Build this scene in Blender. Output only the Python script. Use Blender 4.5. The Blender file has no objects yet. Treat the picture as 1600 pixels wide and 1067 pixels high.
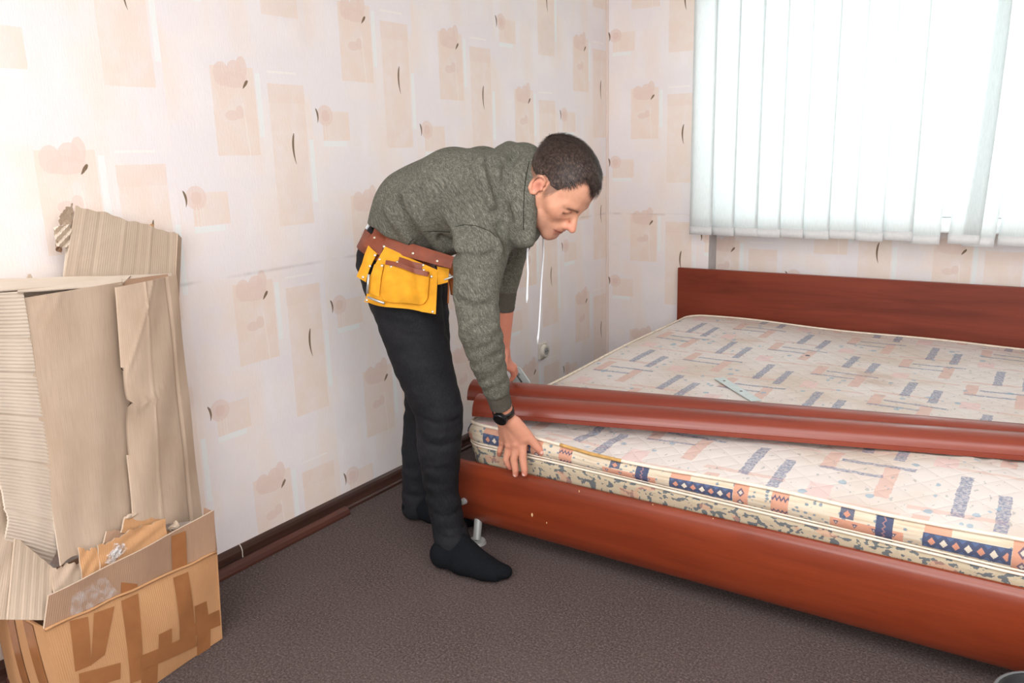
import bpy, bmesh, math, random
import numpy as np
from mathutils import Vector, Matrix

random.seed(7)
rng = np.random.default_rng(7)
scene = bpy.context.scene
COL = scene.collection

# ------------------------------------------------------------------ camera, world, lights, exposure
cam_data = bpy.data.cameras.new('camera')
cam = bpy.data.objects.new('camera', cam_data)
COL.objects.link(cam)
cam_data.sensor_width = 36.0
cam_data.lens = 28.675
cam_data.clip_start = 0.05
RT = Vector((0.830532, 0.556344, -0.026414)); DN = Vector((0.104175, -0.201753, -0.973880)); FW = Vector((-0.547141, 0.806088, -0.225520))
cam.matrix_world = Matrix(((RT.x, -DN.x, -FW.x, 2.19), (RT.y, -DN.y, -FW.y, 0.0), (RT.z, -DN.z, -FW.z, 1.32), (0, 0, 0, 1)))
scene.camera = cam

scene.view_settings.view_transform = 'Standard'
scene.view_settings.look = 'None'
scene.view_settings.exposure = 0.56
scene.view_settings.gamma = 1.0
scene.view_settings.use_curve_mapping = False

world = bpy.data.worlds.new('overcast_sky')
scene.world = world
world.use_nodes = True
bg = world.node_tree.nodes['Background']
bg.inputs[0].default_value = (0.93, 0.97, 1.0, 1)
bg.inputs[1].default_value = 1.0


def area_light(name, loc, target, size, size_y, power, color=(1, 1, 1)):
    d = bpy.data.lights.new(name, 'AREA')
    d.shape = 'RECTANGLE'; d.size = size; d.size_y = size_y; d.energy = power; d.color = color
    o = bpy.data.objects.new(name, d)
    COL.objects.link(o)
    o.location = loc
    o.rotation_euler = (Vector(target) - Vector(loc)).to_track_quat('-Z', 'Y').to_euler()
    return o


# daylight behind the blinds, and a bounced lamp under the ceiling behind the photographer
area_light('window_daylight', (1.75, 4.75, 1.75), (1.75, 3.0, 1.5), 2.4, 1.7, 74, (0.95, 0.98, 1.0))
area_light('ceiling_bounce_lamp', (2.35, 0.9, 2.50), (2.2, 1.4, 0.0), 2.8, 3.0, 84, (0.97, 0.985, 1.0))
area_light('front_fill', (2.0, -2.35, 1.75), (1.6, 2.0, 1.1), 3.2, 1.5, 80, (0.97, 0.985, 1.0))  # unseen soft fill added behind the camera to even out the room light


# ------------------------------------------------------------------ node helpers
class S:
    """socket wrapper: arithmetic builds Math nodes"""
    def __init__(self, nt, sock): self.nt = nt; self.s = sock
    def _m(self, op, *args):
        n = self.nt.nodes.new('ShaderNodeMath'); n.operation = op
        for i, a in enumerate(args):
            if isinstance(a, S): self.nt.links.new(a.s, n.inputs[i])
            else: n.inputs[i].default_value = float(a)
        return S(self.nt, n.outputs[0])
    def __add__(self, o): return self._m('ADD', self, o)
    def __radd__(self, o): return self._m('ADD', o, self)
    def __sub__(self, o): return self._m('SUBTRACT', self, o)
    def __rsub__(self, o): return self._m('SUBTRACT', o, self)
    def __mul__(self, o): return self._m('MULTIPLY', self, o)
    __rmul__ = __mul__
    def __truediv__(self, o): return self._m('DIVIDE', self, o)
    def abs(self): return self._m('ABSOLUTE', self)
    def lt(self, o): return self._m('LESS_THAN', self, o)
    def gt(self, o): return self._m('GREATER_THAN', self, o)
    def max(self, o): return self._m('MAXIMUM', self, o)
    def min(self, o): return self._m('MINIMUM', self, o)
    def wrap(self, hi, lo): return self._m('WRAP', self, hi, lo)
    def floor(self): return self._m('FLOOR', self)
    def sin(self): return self._m('SINE', self)
    def frac(self): return self._m('FRACT', self)
    def pow(self, e): return self._m('POWER', self, e)
    def remap(self, a, b, c=0.0, d=1.0):
        n = self.nt.nodes.new('ShaderNodeMapRange'); n.clamp = True
        self.nt.links.new(self.s, n.inputs[0])
        for i, v in enumerate((a, b, c, d)): n.inputs[1 + i].default_value = v
        return S(self.nt, n.outputs[0])


class Mat:
    def __init__(self, name, rough=0.6, spec=0.5, color=(0.8, 0.8, 0.8), metallic=0.0):
        self.m = bpy.data.materials.new(name); self.m.use_nodes = True
        self.nt = self.m.node_tree
        self.b = self.nt.nodes['Principled BSDF']
        self.b.inputs['Roughness'].default_value = rough
        self.b.inputs['Metallic'].default_value = metallic
        self.b.inputs['Specular IOR Level'].default_value = spec
        self.b.inputs['Base Color'].default_value = (*color, 1)
    def node(self, t): return self.nt.nodes.new(t)
    def coord(self, kind='Object', scale=(1, 1, 1), rot=(0, 0, 0)):
        tc = self.node('ShaderNodeTexCoord'); mp = self.node('ShaderNodeMapping')
        mp.inputs['Scale'].default_value = scale; mp.inputs['Rotation'].default_value = rot
        self.nt.links.new(tc.outputs[kind], mp.inputs[0])
        return mp.outputs[0]
    def xyz(self, vec):
        n = self.node('ShaderNodeSeparateXYZ'); self.nt.links.new(vec, n.inputs[0])
        return [S(self.nt, n.outputs[i]) for i in range(3)]
    def vec(self, x, y, z=0.0):
        n = self.node('ShaderNodeCombineXYZ')
        for i, a in enumerate((x, y, z)):
            if isinstance(a, S): self.nt.links.new(a.s, n.inputs[i])
            else: n.inputs[i].default_value = a
        return n.outputs[0]
    def noise(self, vec, scale=5.0, detail=2.0, rough=0.5, dist=0.0):
        n = self.node('ShaderNodeTexNoise')
        n.inputs['Scale'].default_value = scale; n.inputs['Detail'].default_value = detail
        n.inputs['Roughness'].default_value = rough; n.inputs['Distortion'].default_value = dist
        self.nt.links.new(vec, n.inputs['Vector'])
        return S(self.nt, n.outputs['Fac'])
    def voronoi(self, vec, scale=5.0, feature='F1'):
        n = self.node('ShaderNodeTexVoronoi'); n.feature = feature
        n.inputs['Scale'].default_value = scale
        self.nt.links.new(vec, n.inputs['Vector'])
        return S(self.nt, n.outputs['Distance'])
    def col(self, c):
        n = self.node('ShaderNodeRGB'); n.outputs[0].default_value = (*c, 1); return n.outputs[0]
    def mix(self, fac, a, b):
        n = self.node('ShaderNodeMix'); n.data_type = 'RGBA'
        if isinstance(fac, S): self.nt.links.new(fac.s, n.inputs[0])
        else: n.inputs[0].default_value = fac
        for sock, v in ((n.inputs[6], a), (n.inputs[7], b)):
            if isinstance(v, tuple): sock.default_value = (*v, 1)
            else: self.nt.links.new(v, sock)
        return n.outputs[2]
    def ramp(self, fac, stops):
        n = self.node('ShaderNodeValToRGB'); e = n.color_ramp.elements
        while len(e) < len(stops): e.new(0.5)
        for el, (p, c) in zip(e, stops): el.position = p; el.color = (*c, 1)
        self.nt.links.new(fac.s, n.inputs[0])
        return n.outputs[0]
    def base(self, sock): self.nt.links.new(sock, self.b.inputs['Base Color'])
    def rough(self, s): self.nt.links.new(s.s, self.b.inputs['Roughness'])
    def bump(self, height, dist=0.002, strength=1.0):
        n = self.node('ShaderNodeBump'); n.inputs['Distance'].default_value = dist; n.inputs['Strength'].default_value = strength
        self.nt.links.new(height.s, n.inputs['Height'])
        self.nt.links.new(n.outputs[0], self.b.inputs['Normal'])


def srgb(r, g, b):
    return tuple((c / 255 / 12.92) if c / 255 <= 0.04045 else ((c / 255 + 0.055) / 1.055) ** 2.4 for c in (r, g, b))


def rect(u, v, cu, cv, hu, hv):
    return (u - cu).abs().lt(hu) * (v - cv).abs().lt(hv)


# ------------------------------------------------------------------ materials
def make_wallpaper():
    M = Mat('printed_wallpaper', 0.75, 0.25)
    uv = M.coord('UV')
    u0, v0, _ = M.xyz(uv)
    nz = M.noise(uv, 60, 2); nz2 = M.noise(uv, 90, 2)
    u = u0 + (nz - 0.5) * 0.004; v = v0 + (nz2 - 0.5) * 0.004
    P = 0.673
    def dv(c): return (v - c).wrap(P / 2, -P / 2)
    # printed washes
    wash = M.noise(M.vec(u0 * 7.0, v0 * 1.2), 1.0, 2)
    wash2 = M.noise(M.vec(u0 * 3.0 + 4.0, v0 * 4.0), 1.0, 3)
    c = M.mix(wash.remap(0.4, 0.6), srgb(240, 234, 234), srgb(240, 228, 220))
    c = M.mix(wash2.remap(0.45, 0.62), c, srgb(236, 230, 231))
    peach = srgb(237, 219, 206); peach2 = srgb(231, 208, 197)
    def lay(mask, colr, k=1.0):
        nonlocal c
        c = M.mix(mask * k, c, colr)
    fibre = M.noise(M.vec(u0 * 260, v0 * 30), 1.0, 2)
    worn = M.noise(uv, 14, 3).remap(0.3, 0.6, 0.55, 1.0)
    lay(rect(u, dv(-0.222), 0.165, 0.0, 0.076, 0.231) * worn, peach, 0.85)
    lay(rect(u, dv(-0.222), 0.165, 0.20, 0.078, 0.03) * worn, peach2, 0.25)
    lay(rect(u, dv(-0.083), -0.045, 0.0, 0.081, 0.134) * worn, peach, 0.95)
    # poppy head over the portrait rectangle
    def blob(cu, cv, r, k=1.0, colr=peach2, ry=None):
        d = ((u - cu) / r).pow(2.0) + (dv(cv) / (ry or r)).pow(2.0)
        lay(d.lt(1.0), colr, k)
    for cu, cv, r, ry in ((-0.085, 0.028, 0.03, 0.036), (-0.035, 0.045, 0.028, 0.026), (-0.045, 0.012, 0.055, 0.024), (-0.008, 0.05, 0.02, 0.035), (-0.06, -0.095, 0.026, 0.016), (-0.03, -0.085, 0.016, 0.02)):
        blob(cu, cv, r, 0.75, peach2, ry)
    lay((u + 0.012 + (dv(-0.1) * 9.0).sin() * 0.008).abs().lt(0.0022) * dv(-0.14).abs().lt(0.085), srgb(243, 232, 224), 0.8)
    # landscape rectangle with round flower
    lay(rect(u, dv(0.298), -0.172, 0.0, 0.065, 0.05) * worn, peach, 0.9)
    blob(-0.222, 0.333, 0.036, 0.7)
    blob(-0.222, 0.333, 0.019, 0.35, srgb(222, 190, 176))
    for k in (-0.225, -0.212, -0.203):
        lay((u - k).abs().lt(0.0016) * dv(0.262).abs().lt(0.042), srgb(240, 232, 226), 0.7)
    # pale strips
    pale = srgb(236, 238, 236)
    lay(rect(u, dv(-0.062), 0.051, 0.0, 0.0095, 0.098), pale, 0.95)
    lay(rect(u, dv(-0.275), 0.2585, 0.0, 0.0095, 0.106), pale, 0.95)
    lay(rect(u, dv(0.237), -0.184, 0.0, 0.056, 0.0095), pale, 0.95)
    lay(rect(u, dv(-0.628), 0.152, 0.0, 0.062, 0.0035), srgb(243, 238, 233), 0.9)
    # brown brush strokes
    def stroke(cu, cv, ang, a, b, bend=0.0):
        ca, sa = math.cos(ang), math.sin(ang)
        x = (u0 - cu) * ca + dv(cv) * sa
        y = dv(cv) * ca - (u0 - cu) * sa
        y = y + x.pow(2.0) * bend
        taper = (x / a) * 0.35 + 0.75
        d = (x / a).pow(2.0) + (y / (taper * b)).pow(2.0)
        lay(d.lt(1.0), srgb(112, 90, 62), 0.95)
    stroke(0.0, 0.0, math.radians(52), 0.017, 0.0064)
    stroke(-0.257, 0.333, math.radians(96), 0.025, 0.0050, -9.0)
    stroke(0.175, -0.2, math.radians(91), 0.052, 0.0055, 3.0)
    c = M.mix(fibre.remap(0.35, 0.75, 0.0, 0.10), c, srgb(214, 196, 186))
    # scuffed horizontal joint of the paper
    ob = M.coord('Object'); _, oy, oz = M.xyz(ob)
    scuff = M.noise(ob, 9, 3).remap(0.42, 0.62)
    ln = (oz - 0.953 - oy * 0.003).abs().remap(0.0, 0.008, 1.0, 0.0) * scuff
    c = M.mix(ln * 0.30, c, srgb(150, 142, 142))
    smudge = M.noise(ob, 2.3, 4).remap(0.62, 0.75, 0.0, 0.22)
    c = M.mix(smudge, c, srgb(205, 194, 194))
    M.base(c)
    M.bump(fibre + M.noise(uv, 220, 3) * 0.7, 0.0008, 0.6)
    return M.m


def make_mattress_top():
    M = Mat('printed_ticking_top', 0.8, 0.2)
    ob = M.coord('Object'); x0, y0, z0 = M.xyz(ob)
    n1 = M.noise(ob, 45, 2); n2 = M.noise(M.vec(x0 + 3.1, y0 - 2.0, z0), 45, 2)
    x = x0 + (n1 - 0.5) * 0.014; y = y0 + (n2 - 0.5) * 0.014
    stain = M.noise(ob, 3.0, 4)
    c = M.mix(stain.remap(0.45, 0.7), srgb(222, 213, 207), srgb(208, 192, 177))
    W, Ht = 0.27, 0.64
    cell = ((x - 0.58) / W).floor()
    odd = (cell * 0.5).frac() * 2.0
    lu = (x - 0.58) - cell * W - 0.115
    lv0 = (y - 3.87) + odd * 0.32
    def dv(cv): return (lv0 - cv).wrap(Ht / 2, -Ht / 2)
    def lay(mask, colr, k=1.0):
        nonlocal c
        c = M.mix(mask * k, c, colr)
    weave = M.noise(M.vec(x0 * 1.0, y0 * 1.0), 120, 2).remap(0.40, 0.6, 0.45, 1.0)
    pink = srgb(214, 178, 165); blue = srgb(108, 122, 152); teal = srgb(150, 175, 190)
    lay(rect(lu, dv(-0.215), -0.075, 0, 0.020, 0.075), pink, 0.75)
    lay(rect(lu, dv(-0.31), 0.088, 0, 0.020, 0.095), pink, 0.75)
    lay(rect(lu, dv(-0.105), 0.0, 0, 0.115, 0.010), pink, 0.6)
    lay(rect(lu, dv(0.16), 0.06, 0, 0.09, 0.009), pink, 0.5)
    lay(rect(lu, dv(0.20), -0.06, 0, 0.03, 0.045), srgb(226, 190, 186), 0.6)
    lay(rect(lu, dv(0.0), 0.0, 0, 0.0155, 0.115) * weave, blue, 0.78)
    lay(rect(lu, dv(-0.06), 0.095, 0, 0.0155, 0.10) * weave, blue, 0.78)
    lay(rect(lu, dv(-0.215), 0.05, 0, 0.098, 0.0085) * weave, blue, 0.75)
    lay(rect(lu, dv(-0.285), -0.01, 0, 0.082, 0.0085) * weave, blue, 0.75)
    fl = M.voronoi(M.vec(x0, y0 * 0.8), 17.0)
    fm = M.noise(ob, 30, 2)
    blob = (fl + (fm - 0.5) * 0.35).lt(0.17)
    lay(blob * M.noise(ob, 8, 1).gt(0.5), teal, 0.75)
    leaf = M.noise(M.vec(x0 * 60, y0 * 34), 1.0, 2)
    lay(leaf.gt(0.67), srgb(160, 164, 164), 0.6)
    # rust coloured stains left by wear
    d = ((x0 - 1.60) / 0.17).pow(2.0) + ((y0 - 3.30) / 0.14).pow(2.0)
    st = d.remap(0.0, 1.0, 1.0, 0.0) * M.noise(ob, 11, 4).remap(0.38, 0.62)
    lay(st, srgb(180, 140, 115), 0.6)
    dot = ((x0 - 1.325) / 0.010).pow(2.0) + ((y0 - 3.555) / 0.012).pow(2.0)
    lay(dot.lt(1.0), srgb(80, 84, 100), 0.9)
    M.base(c)
    a = ((x0 + y0) * 34.0).sin().abs(); b = ((x0 - y0) * 34.0).sin().abs()
    q = a.min(b).pow(0.5)
    M.bump(q + M.noise(ob, 300, 2) * 0.08, 0.005, 0.38)
    return M.m


def make_mattress_side():
    M = Mat('printed_ticking_side', 0.8, 0.2)
    uv = M.coord('UV'); u0, z0, _ = M.xyz(uv)
    n1 = M.noise(uv, 90, 2); n2 = M.noise(M.vec(u0 + 7.0, z0), 90, 2)
    u1 = u0 + (n1 - 0.5) * 0.006; z = z0 + (n2 - 0.5) * 0.005
    st = M.noise(uv, 9, 4)
    c = M.mix(st.remap(0.45, 0.7), srgb(220, 207, 186), srgb(204, 184, 156))
    u = (u1 - 1.227).wrap(0.536, -0.13)
    fz = (z - 0.0)          # 0..1 over the upper band
    navy = srgb(68, 80, 112); salmon = srgb(214, 152, 126); cream = srgb(228, 217, 198); teal = srgb(98, 126, 146)
    def lay(mask, colr, k=1.0):
        nonlocal c
        c = M.mix(mask * k, c, colr)
    up = fz.gt(0.0)
    dots = M.voronoi(M.vec(u0 * 1.0, z0 * 0.085), 52.0)
    leafy = (dots + (M.noise(uv, 60, 2) - 0.5) * 0.5).lt(0.26)
    lay(leafy, teal, 0.8)
    # salmon border with dark triangles
    lay(rect(u, fz, -0.07, 0.30, 0.115, 0.26), salmon, 0.9)
    t = (u / 0.046).frac() - 0.5
    tri = (t.abs() * 1.6 + 0.06).lt(fz - 0.16) * fz.lt(0.46) * rect(u, fz, -0.07, 0.3, 0.1, 0.3)
    lay(tri, navy, 0.85)
    lay((t.abs() * 2.6 + 0.06).lt(fz - 0.22) * fz.lt(0.40) * rect(u, fz, -0.07, 0.3, 0.1, 0.3), cream, 0.8)
    lay(rect(u, fz, -0.09, 0.80, 0.017, 0.19), navy, 0.85)
    lay(((u + 0.09).abs() / 0.009 + (fz - 0.8).abs() / 0.13).lt(1.0), salmon, 0.9)
    # zigzag block
    lay(rect(u, fz, 0.405, 0.5, 0.023, 0.52), salmon, 0.85)
    zz = ((u / 0.0115).frac() - 0.5).abs() * 0.3
    for k in (0.12, 0.72):
        lay((fz - k - zz).abs().lt(0.055) * rect(u, fz, 0.405, 0.5, 0.023, 0.6), navy, 0.85)
    # upright navy bar
    lay(rect(u, fz, 0.0, 0.5, 0.02, 0.55), navy, 0.95)
    zz2 = ((fz / 0.22).frac() - 0.5).abs() * 0.014
    lay((u + 0.004 - zz2).abs().lt(0.002) * up, srgb(170, 130, 130), 0.9)
    # long navy bar with diamonds
    lay(rect(u, fz, 0.12, 0.86, 0.03, 0.12), salmon, 0.8)
    lay(rect(u, fz, 0.182, 0.46, 0.094, 0.30), navy, 0.95)
    tt = ((u - 0.095) / 0.0265).frac() - 0.5
    par = (((u - 0.095) / 0.053).frac()).lt(0.5)
    dia = (tt.abs() / 0.34 + (fz - 0.46).abs() / 0.17).lt(1.0) * rect(u, fz, 0.182, 0.46, 0.088, 0.25)
    lay(dia * par, salmon, 0.95); lay(dia * (1.0 - par), cream, 0.95)
    dia2 = ((((u - 0.095) / 0.0265 + 0.5).frac() - 0.5).abs() / 0.3 + ((fz - 0.46).abs() - 0.26).abs() / 0.12).lt(1.0) * rect(u, fz, 0.182, 0.46, 0.09, 0.28)
    lay(dia2, srgb(96, 114, 150), 0.8)
    # upright salmon bar
    lay(rect(u, fz, 0.298, 0.5, 0.021, 0.55), salmon, 0.9)
    for k in (0.2, 0.7):
        lay(((u - 0.298).abs() / 0.011 + (fz - k).abs() / 0.2).lt(1.0), navy, 0.8)
        lay(((u - 0.298).abs() / 0.006 + (fz - k).abs() / 0.1).lt(1.0), cream, 0.8)
    # strip below the seam: cream with dark leaves
    below = fz.lt(-0.12)
    lb = M.noise(M.vec(u0 * 46, z0 * 3.4), 1.0, 2)
    lay(below, srgb(198, 183, 156), 0.9)
    lay(below * lb.gt(0.55), srgb(84, 98, 110), 0.85)
    lay(below * M.noise(M.vec(u0 * 9, z0), 1.0, 1).gt(0.6), salmon, 0.45)
    M.base(c)
    M.bump(M.noise(uv, 260, 2) + M.noise(M.vec(u0 * 26, z0 * 2), 1.0, 2) * 3.0, 0.002, 0.6)
    return M.m


def make_wood(name, base, dark, light, axis=0, rough=0.28, spec=0.5, scale=1.0):
    M = Mat(name, rough, spec)
    ob = M.coord('Object')
    x, y, z = M.xyz(ob)
    ax = [x, y, z]
    k = [9.0 * scale] * 3; k[axis] = 0.9 * scale
    g1 = M.noise(M.vec(ax[0] * k[0], ax[1] * k[1], ax[2] * k[2]), 1.6, 4, 0.6, 0.6)
    k2 = [120.0 * scale] * 3; k2[axis] = 3.0 * scale
    g2 = M.noise(M.vec(ax[0] * k2[0], ax[1] * k2[1], ax[2] * k2[2]), 1.0, 3, 0.6)
    c = M.ramp(g1, [(0.25, dark), (0.5, base), (0.78, light)])
    c = M.mix(g2.remap(0.35, 0.7, 0.0, 0.25), c, dark)
    M.base(c)
    M.rough(g2 * 0.12 + (rough - 0.05))
    M.bump(g2, 0.0004, 0.3)
    return M.m


def make_carpet():
    M = Mat('speckled_carpet', 0.95, 0.1)
    ob = M.coord('Object')
    n = M.noise(ob, 150, 5, 0.85); v = M.voronoi(ob, 330)
    n3 = M.noise(ob, 3.5, 3)
    c = M.ramp(n, [(0.30, srgb(44, 36, 34)), (0.5, srgb(84, 72, 70)), (0.68, srgb(136, 122, 116))])
    c = M.mix(v.remap(0.0, 0.5, 0.45, 0.0), c, srgb(52, 44, 42))
    c = M.mix(n3.remap(0.35, 0.7, 0.0, 0.25), c, srgb(100, 88, 86))
    M.base(c)
    M.bump(n + v * 0.5, 0.003, 0.7)
    return M.m


def make_cardboard(name, c1, c2, lines=300.0, depth=0.0006, axis='u', dirt=0.25):
    M = Mat(name, 0.85, 0.15)
    uv = M.coord('UV'); u, v, _ = M.xyz(uv)
    n = M.noise(uv, 5, 4); f = M.noise(M.vec(u * 400, v * 14) if axis == 'u' else M.vec(u * 14, v * 400), 1.0, 2)
    c = M.mix(n.remap(0.35, 0.7), c1, c2)
    c = M.mix(f.remap(0.4, 0.75, 0.0, dirt), c, tuple(a * 0.72 for a in c2))
    sp = M.voronoi(uv, 24.0).lt(0.035)
    c = M.mix(sp * 0.25, c, tuple(a * 0.4 for a in c2))
    M.base(c)
    w = ((u if axis == 'u' else v) * lines).sin()
    M.bump(w * 0.5 + M.noise(uv, 40, 3) * 1.2, depth, 0.6)
    return M.m


def plain(name, color, rough=0.6, spec=0.4, metallic=0.0, var=0.12, scale=30.0, bump=0.0, bscale=200.0):
    M = Mat(name, rough, spec, color, metallic)
    ob = M.coord('Object')
    n = M.noise(ob, scale, 3)
    M.base(M.mix(n.remap(0.3, 0.7), tuple(a * (1 - var) for a in color), tuple(min(1, a * (1 + var)) for a in color)))
    if bump: M.bump(M.noise(ob, bscale, 3), bump, 0.7)
    return M.m


MAT = {}
MAT['wallpaper'] = make_wallpaper()
MAT['mattress_top'] = make_mattress_top()
MAT['mattress_side'] = make_mattress_side()
MAT['footboard'] = make_wood('cherry_laminate_footboard', srgb(126, 51, 26), srgb(100, 38, 19), srgb(139, 61, 33), 0, 0.30)
MAT['headboard'] = make_wood('cherry_laminate_headboard', srgb(124, 52, 32), srgb(98, 38, 22), srgb(136, 62, 40), 0, 0.42, 0.3)
MAT['rail'] = make_wood('cherry_laminate_rail', srgb(128, 55, 38), srgb(108, 44, 31), srgb(138, 64, 46), 0, 0.30)
MAT['baseboard'] = make_wood('dark_baseboard_wood', srgb(70, 44, 36), srgb(46, 28, 24), srgb(84, 54, 44), 1, 0.42)
MAT['strip'] = make_wood('reddish_loose_strip_wood', srgb(84, 48, 38), srgb(56, 32, 26), srgb(98, 60, 48), 1, 0.42)
MAT['raw_edge'] = plain('raw_chipboard_edge', srgb(196, 160, 120), 0.9, 0.1)
MAT['carpet'] = make_carpet()
MAT['paint'] = plain('white_ceiling_paint', srgb(236, 234, 230), 0.9, 0.2, 0, 0.02, 3)
MAT['pvc'] = plain('white_window_plastic', srgb(240, 240, 240), 0.35, 0.5, 0, 0.02, 5)
MAT['kraft'] = make_cardboard('brown_kraft_board', srgb(190, 145, 104), srgb(178, 132, 92), 1200, 0.0003)
MAT['kraft_in'] = make_cardboard('greyish_kraft_inside', srgb(168, 136, 112), srgb(152, 122, 100), 1200, 0.0003)
MAT['pale_board'] = make_cardboard('pale_smooth_board', srgb(190, 169, 149), srgb(178, 155, 133), 1250, 0.00012, 'u', 0.3)
MAT['pale_ribbed'] = make_cardboard('pale_ribbed_board', srgb(214, 200, 184), srgb(203, 187, 169), 700, 0.0004, 'v', 0.2)
MAT['creased_board'] = make_cardboard('pale_creased_board', srgb(200, 181, 161), srgb(188, 167, 146), 900, 0.0003, 'u', 0.3)
MAT['tape'] = plain('brown_packing_tape', srgb(150, 100, 62), 0.22, 0.5, 0, 0.12, 18, 0.0006, 30)
MAT['metal'] = plain('zinc_plated_steel', srgb(190, 196, 196), 0.35, 0.5, 0.7, 0.05, 40)
MAT['galv'] = plain('pale_galvanised_plate', srgb(206, 216, 214), 0.42, 0.5, 0.25, 0.06, 40)
MAT['greymetal'] = plain('grey_painted_steel', srgb(164, 166, 164), 0.45, 0.4, 0.2, 0.06, 20)
MAT['darkmetal'] = plain('dark_steel', srgb(70, 66, 62), 0.4, 0.5, 0.7, 0.1, 40)
MAT['rust'] = plain('rust_brown_steel', srgb(120, 66, 44), 0.6, 0.4, 0.3, 0.25, 60)
MAT['blackplastic'] = plain('black_plastic', srgb(26, 27, 30), 0.35, 0.5, 0, 0.1, 30)
MAT['piping'] = plain('cream_piping', srgb(228, 214, 196), 0.8, 0.2, 0, 0.1, 40, 0.001, 300)
MAT['piping_gold'] = plain('worn_ochre_piping', srgb(190, 150, 92), 0.8, 0.2, 0, 0.2, 40, 0.001, 300)
MAT['socket'] = plain('cream_socket_plastic', srgb(214, 208, 196), 0.4, 0.4, 0, 0.05, 20)
MAT['bedbase'] = plain('raw_plywood', srgb(176, 140, 98), 0.8, 0.2, 0, 0.15, 8)


def make_blind():
    M = Mat('translucent_blind_fabric', 0.8, 0.2)
    nt = M.nt
    ob = M.coord('Object'); x, y, z = M.xyz(ob)
    w = M.noise(M.vec(x * 500, y * 500, z * 30), 1.0, 2)
    c = M.mix(w.remap(0.3, 0.7), srgb(232, 236, 236), srgb(244, 247, 247))
    M.base(c)
    tr = M.node('ShaderNodeBsdfTranslucent'); nt.links.new(c, tr.inputs[0])
    mx = M.node('ShaderNodeMixShader'); mx.inputs[0].default_value = 0.55
    nt.links.new(M.b.outputs[0], mx.inputs[1]); nt.links.new(tr.outputs[0], mx.inputs[2])
    nt.links.new(mx.outputs[0], nt.nodes['Material Output'].inputs[0])
    return M.m


def make_glass():
    M = Mat('window_glass', 0.05, 0.5)
    nt = M.nt
    gl = M.node('ShaderNodeBsdfGlossy'); gl.inputs['Roughness'].default_value = 0.02
    tp = M.node('ShaderNodeBsdfTransparent'); tp.inputs[0].default_value = (0.93, 0.96, 0.95, 1)
    fr = M.node('ShaderNodeFresnel'); fr.inputs[0].default_value = 1.35
    mx = M.node('ShaderNodeMixShader')
    nt.links.new(fr.outputs[0], mx.inputs[0]); nt.links.new(tp.outputs[0], mx.inputs[1]); nt.links.new(gl.outputs[0], mx.inputs[2])
    nt.links.new(mx.outputs[0], nt.nodes['Material Output'].inputs[0])
    return M.m


def make_film():
    M = Mat('clear_tape_film', 0.15, 0.8, (0.9, 0.9, 0.9))
    nt = M.nt
    tp = M.node('ShaderNodeBsdfTransparent')
    mx = M.node('ShaderNodeMixShader')
    n = M.noise(M.coord('Object'), 60, 3).remap(0.4, 0.75, 0.04, 0.4)
    nt.links.new(n.s, mx.inputs[0]); nt.links.new(tp.outputs[0], mx.inputs[1]); nt.links.new(M.b.outputs[0], mx.inputs[2])
    nt.links.new(mx.outputs[0], nt.nodes['Material Output'].inputs[0])
    return M.m


MAT['blind'] = make_blind()
MAT['hem'] = plain('blind_hem_fabric', srgb(222, 224, 224), 0.8, 0.2, 0, 0.03, 60)
MAT['glass'] = make_glass()
MAT['film'] = make_film()


# ------------------------------------------------------------------ object helpers
def link(o, parent=None):
    COL.objects.link(o)
    if parent is not None: o.parent = parent
    return o


def mesh_obj(name, verts, faces, mats, parent=None, smooth=False, uvs=None, midx=None):
    me = bpy.data.meshes.new(name)
    me.from_pydata([tuple(map(float, v)) for v in verts], [], [tuple(map(int, f)) for f in faces])
    for m in (mats if isinstance(mats, (list, tuple)) else [mats]): me.materials.append(m)
    if midx is not None: me.polygons.foreach_set('material_index', midx)
    if smooth: me.polygons.foreach_set('use_smooth', [True] * len(me.polygons))
    if uvs is not None:                     # per-vertex uv
        lay = me.uv_layers.new(name='UVMap')
        li = np.zeros(len(me.loops), dtype=np.int32); me.loops.foreach_get('vertex_index', li)
        lay.data.foreach_set('uv', np.asarray(uvs, dtype=np.float32)[li].ravel())
    me.update()
    return link(bpy.data.objects.new(name, me), parent)


def bm_obj(name, bm, mats, parent=None, smooth=False):
    bmesh.ops.recalc_face_normals(bm, faces=bm.faces)
    me = bpy.data.meshes.new(name); bm.to_mesh(me); bm.free()
    for m in (mats if isinstance(mats, (list, tuple)) else [mats]): me.materials.append(m)
    if smooth: me.polygons.foreach_set('use_smooth', [True] * len(me.polygons))
    return link(bpy.data.objects.new(name, me), parent)


def add_box(bm, size, loc, rot=None, bevel=0.0, seg=2):
    m = Matrix.Translation(loc) @ (rot.to_4x4() if rot is not None else Matrix.Identity(4)) @ Matrix.Diagonal((*size, 1))
    r = bmesh.ops.create_cube(bm, size=1.0, matrix=m)
    if bevel:
        ed = list({e for v in r['verts'] for e in v.link_edges})
        bmesh.ops.bevel(bm, geom=ed, offset=bevel, segments=seg, profile=0.5, affect='EDGES')


def box(name, size, loc, mat, parent=None, rot=None, bevel=0.0, seg=2):
    bm = bmesh.new(); add_box(bm, size, loc, rot, bevel, seg)
    return bm_obj(name, bm, mat, parent)


def add_cyl(bm, a, b, r1, r2=None, seg=20):
    a = Vector(a); b = Vector(b); d = b - a
    q = d.to_track_quat('Z', 'Y').to_matrix().to_4x4()
    bmesh.ops.create_cone(bm, cap_ends=True, segments=seg, radius1=r1, radius2=r1 if r2 is None else r2, depth=d.length, matrix=Matrix.Translation((a + b) / 2) @ q)


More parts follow.
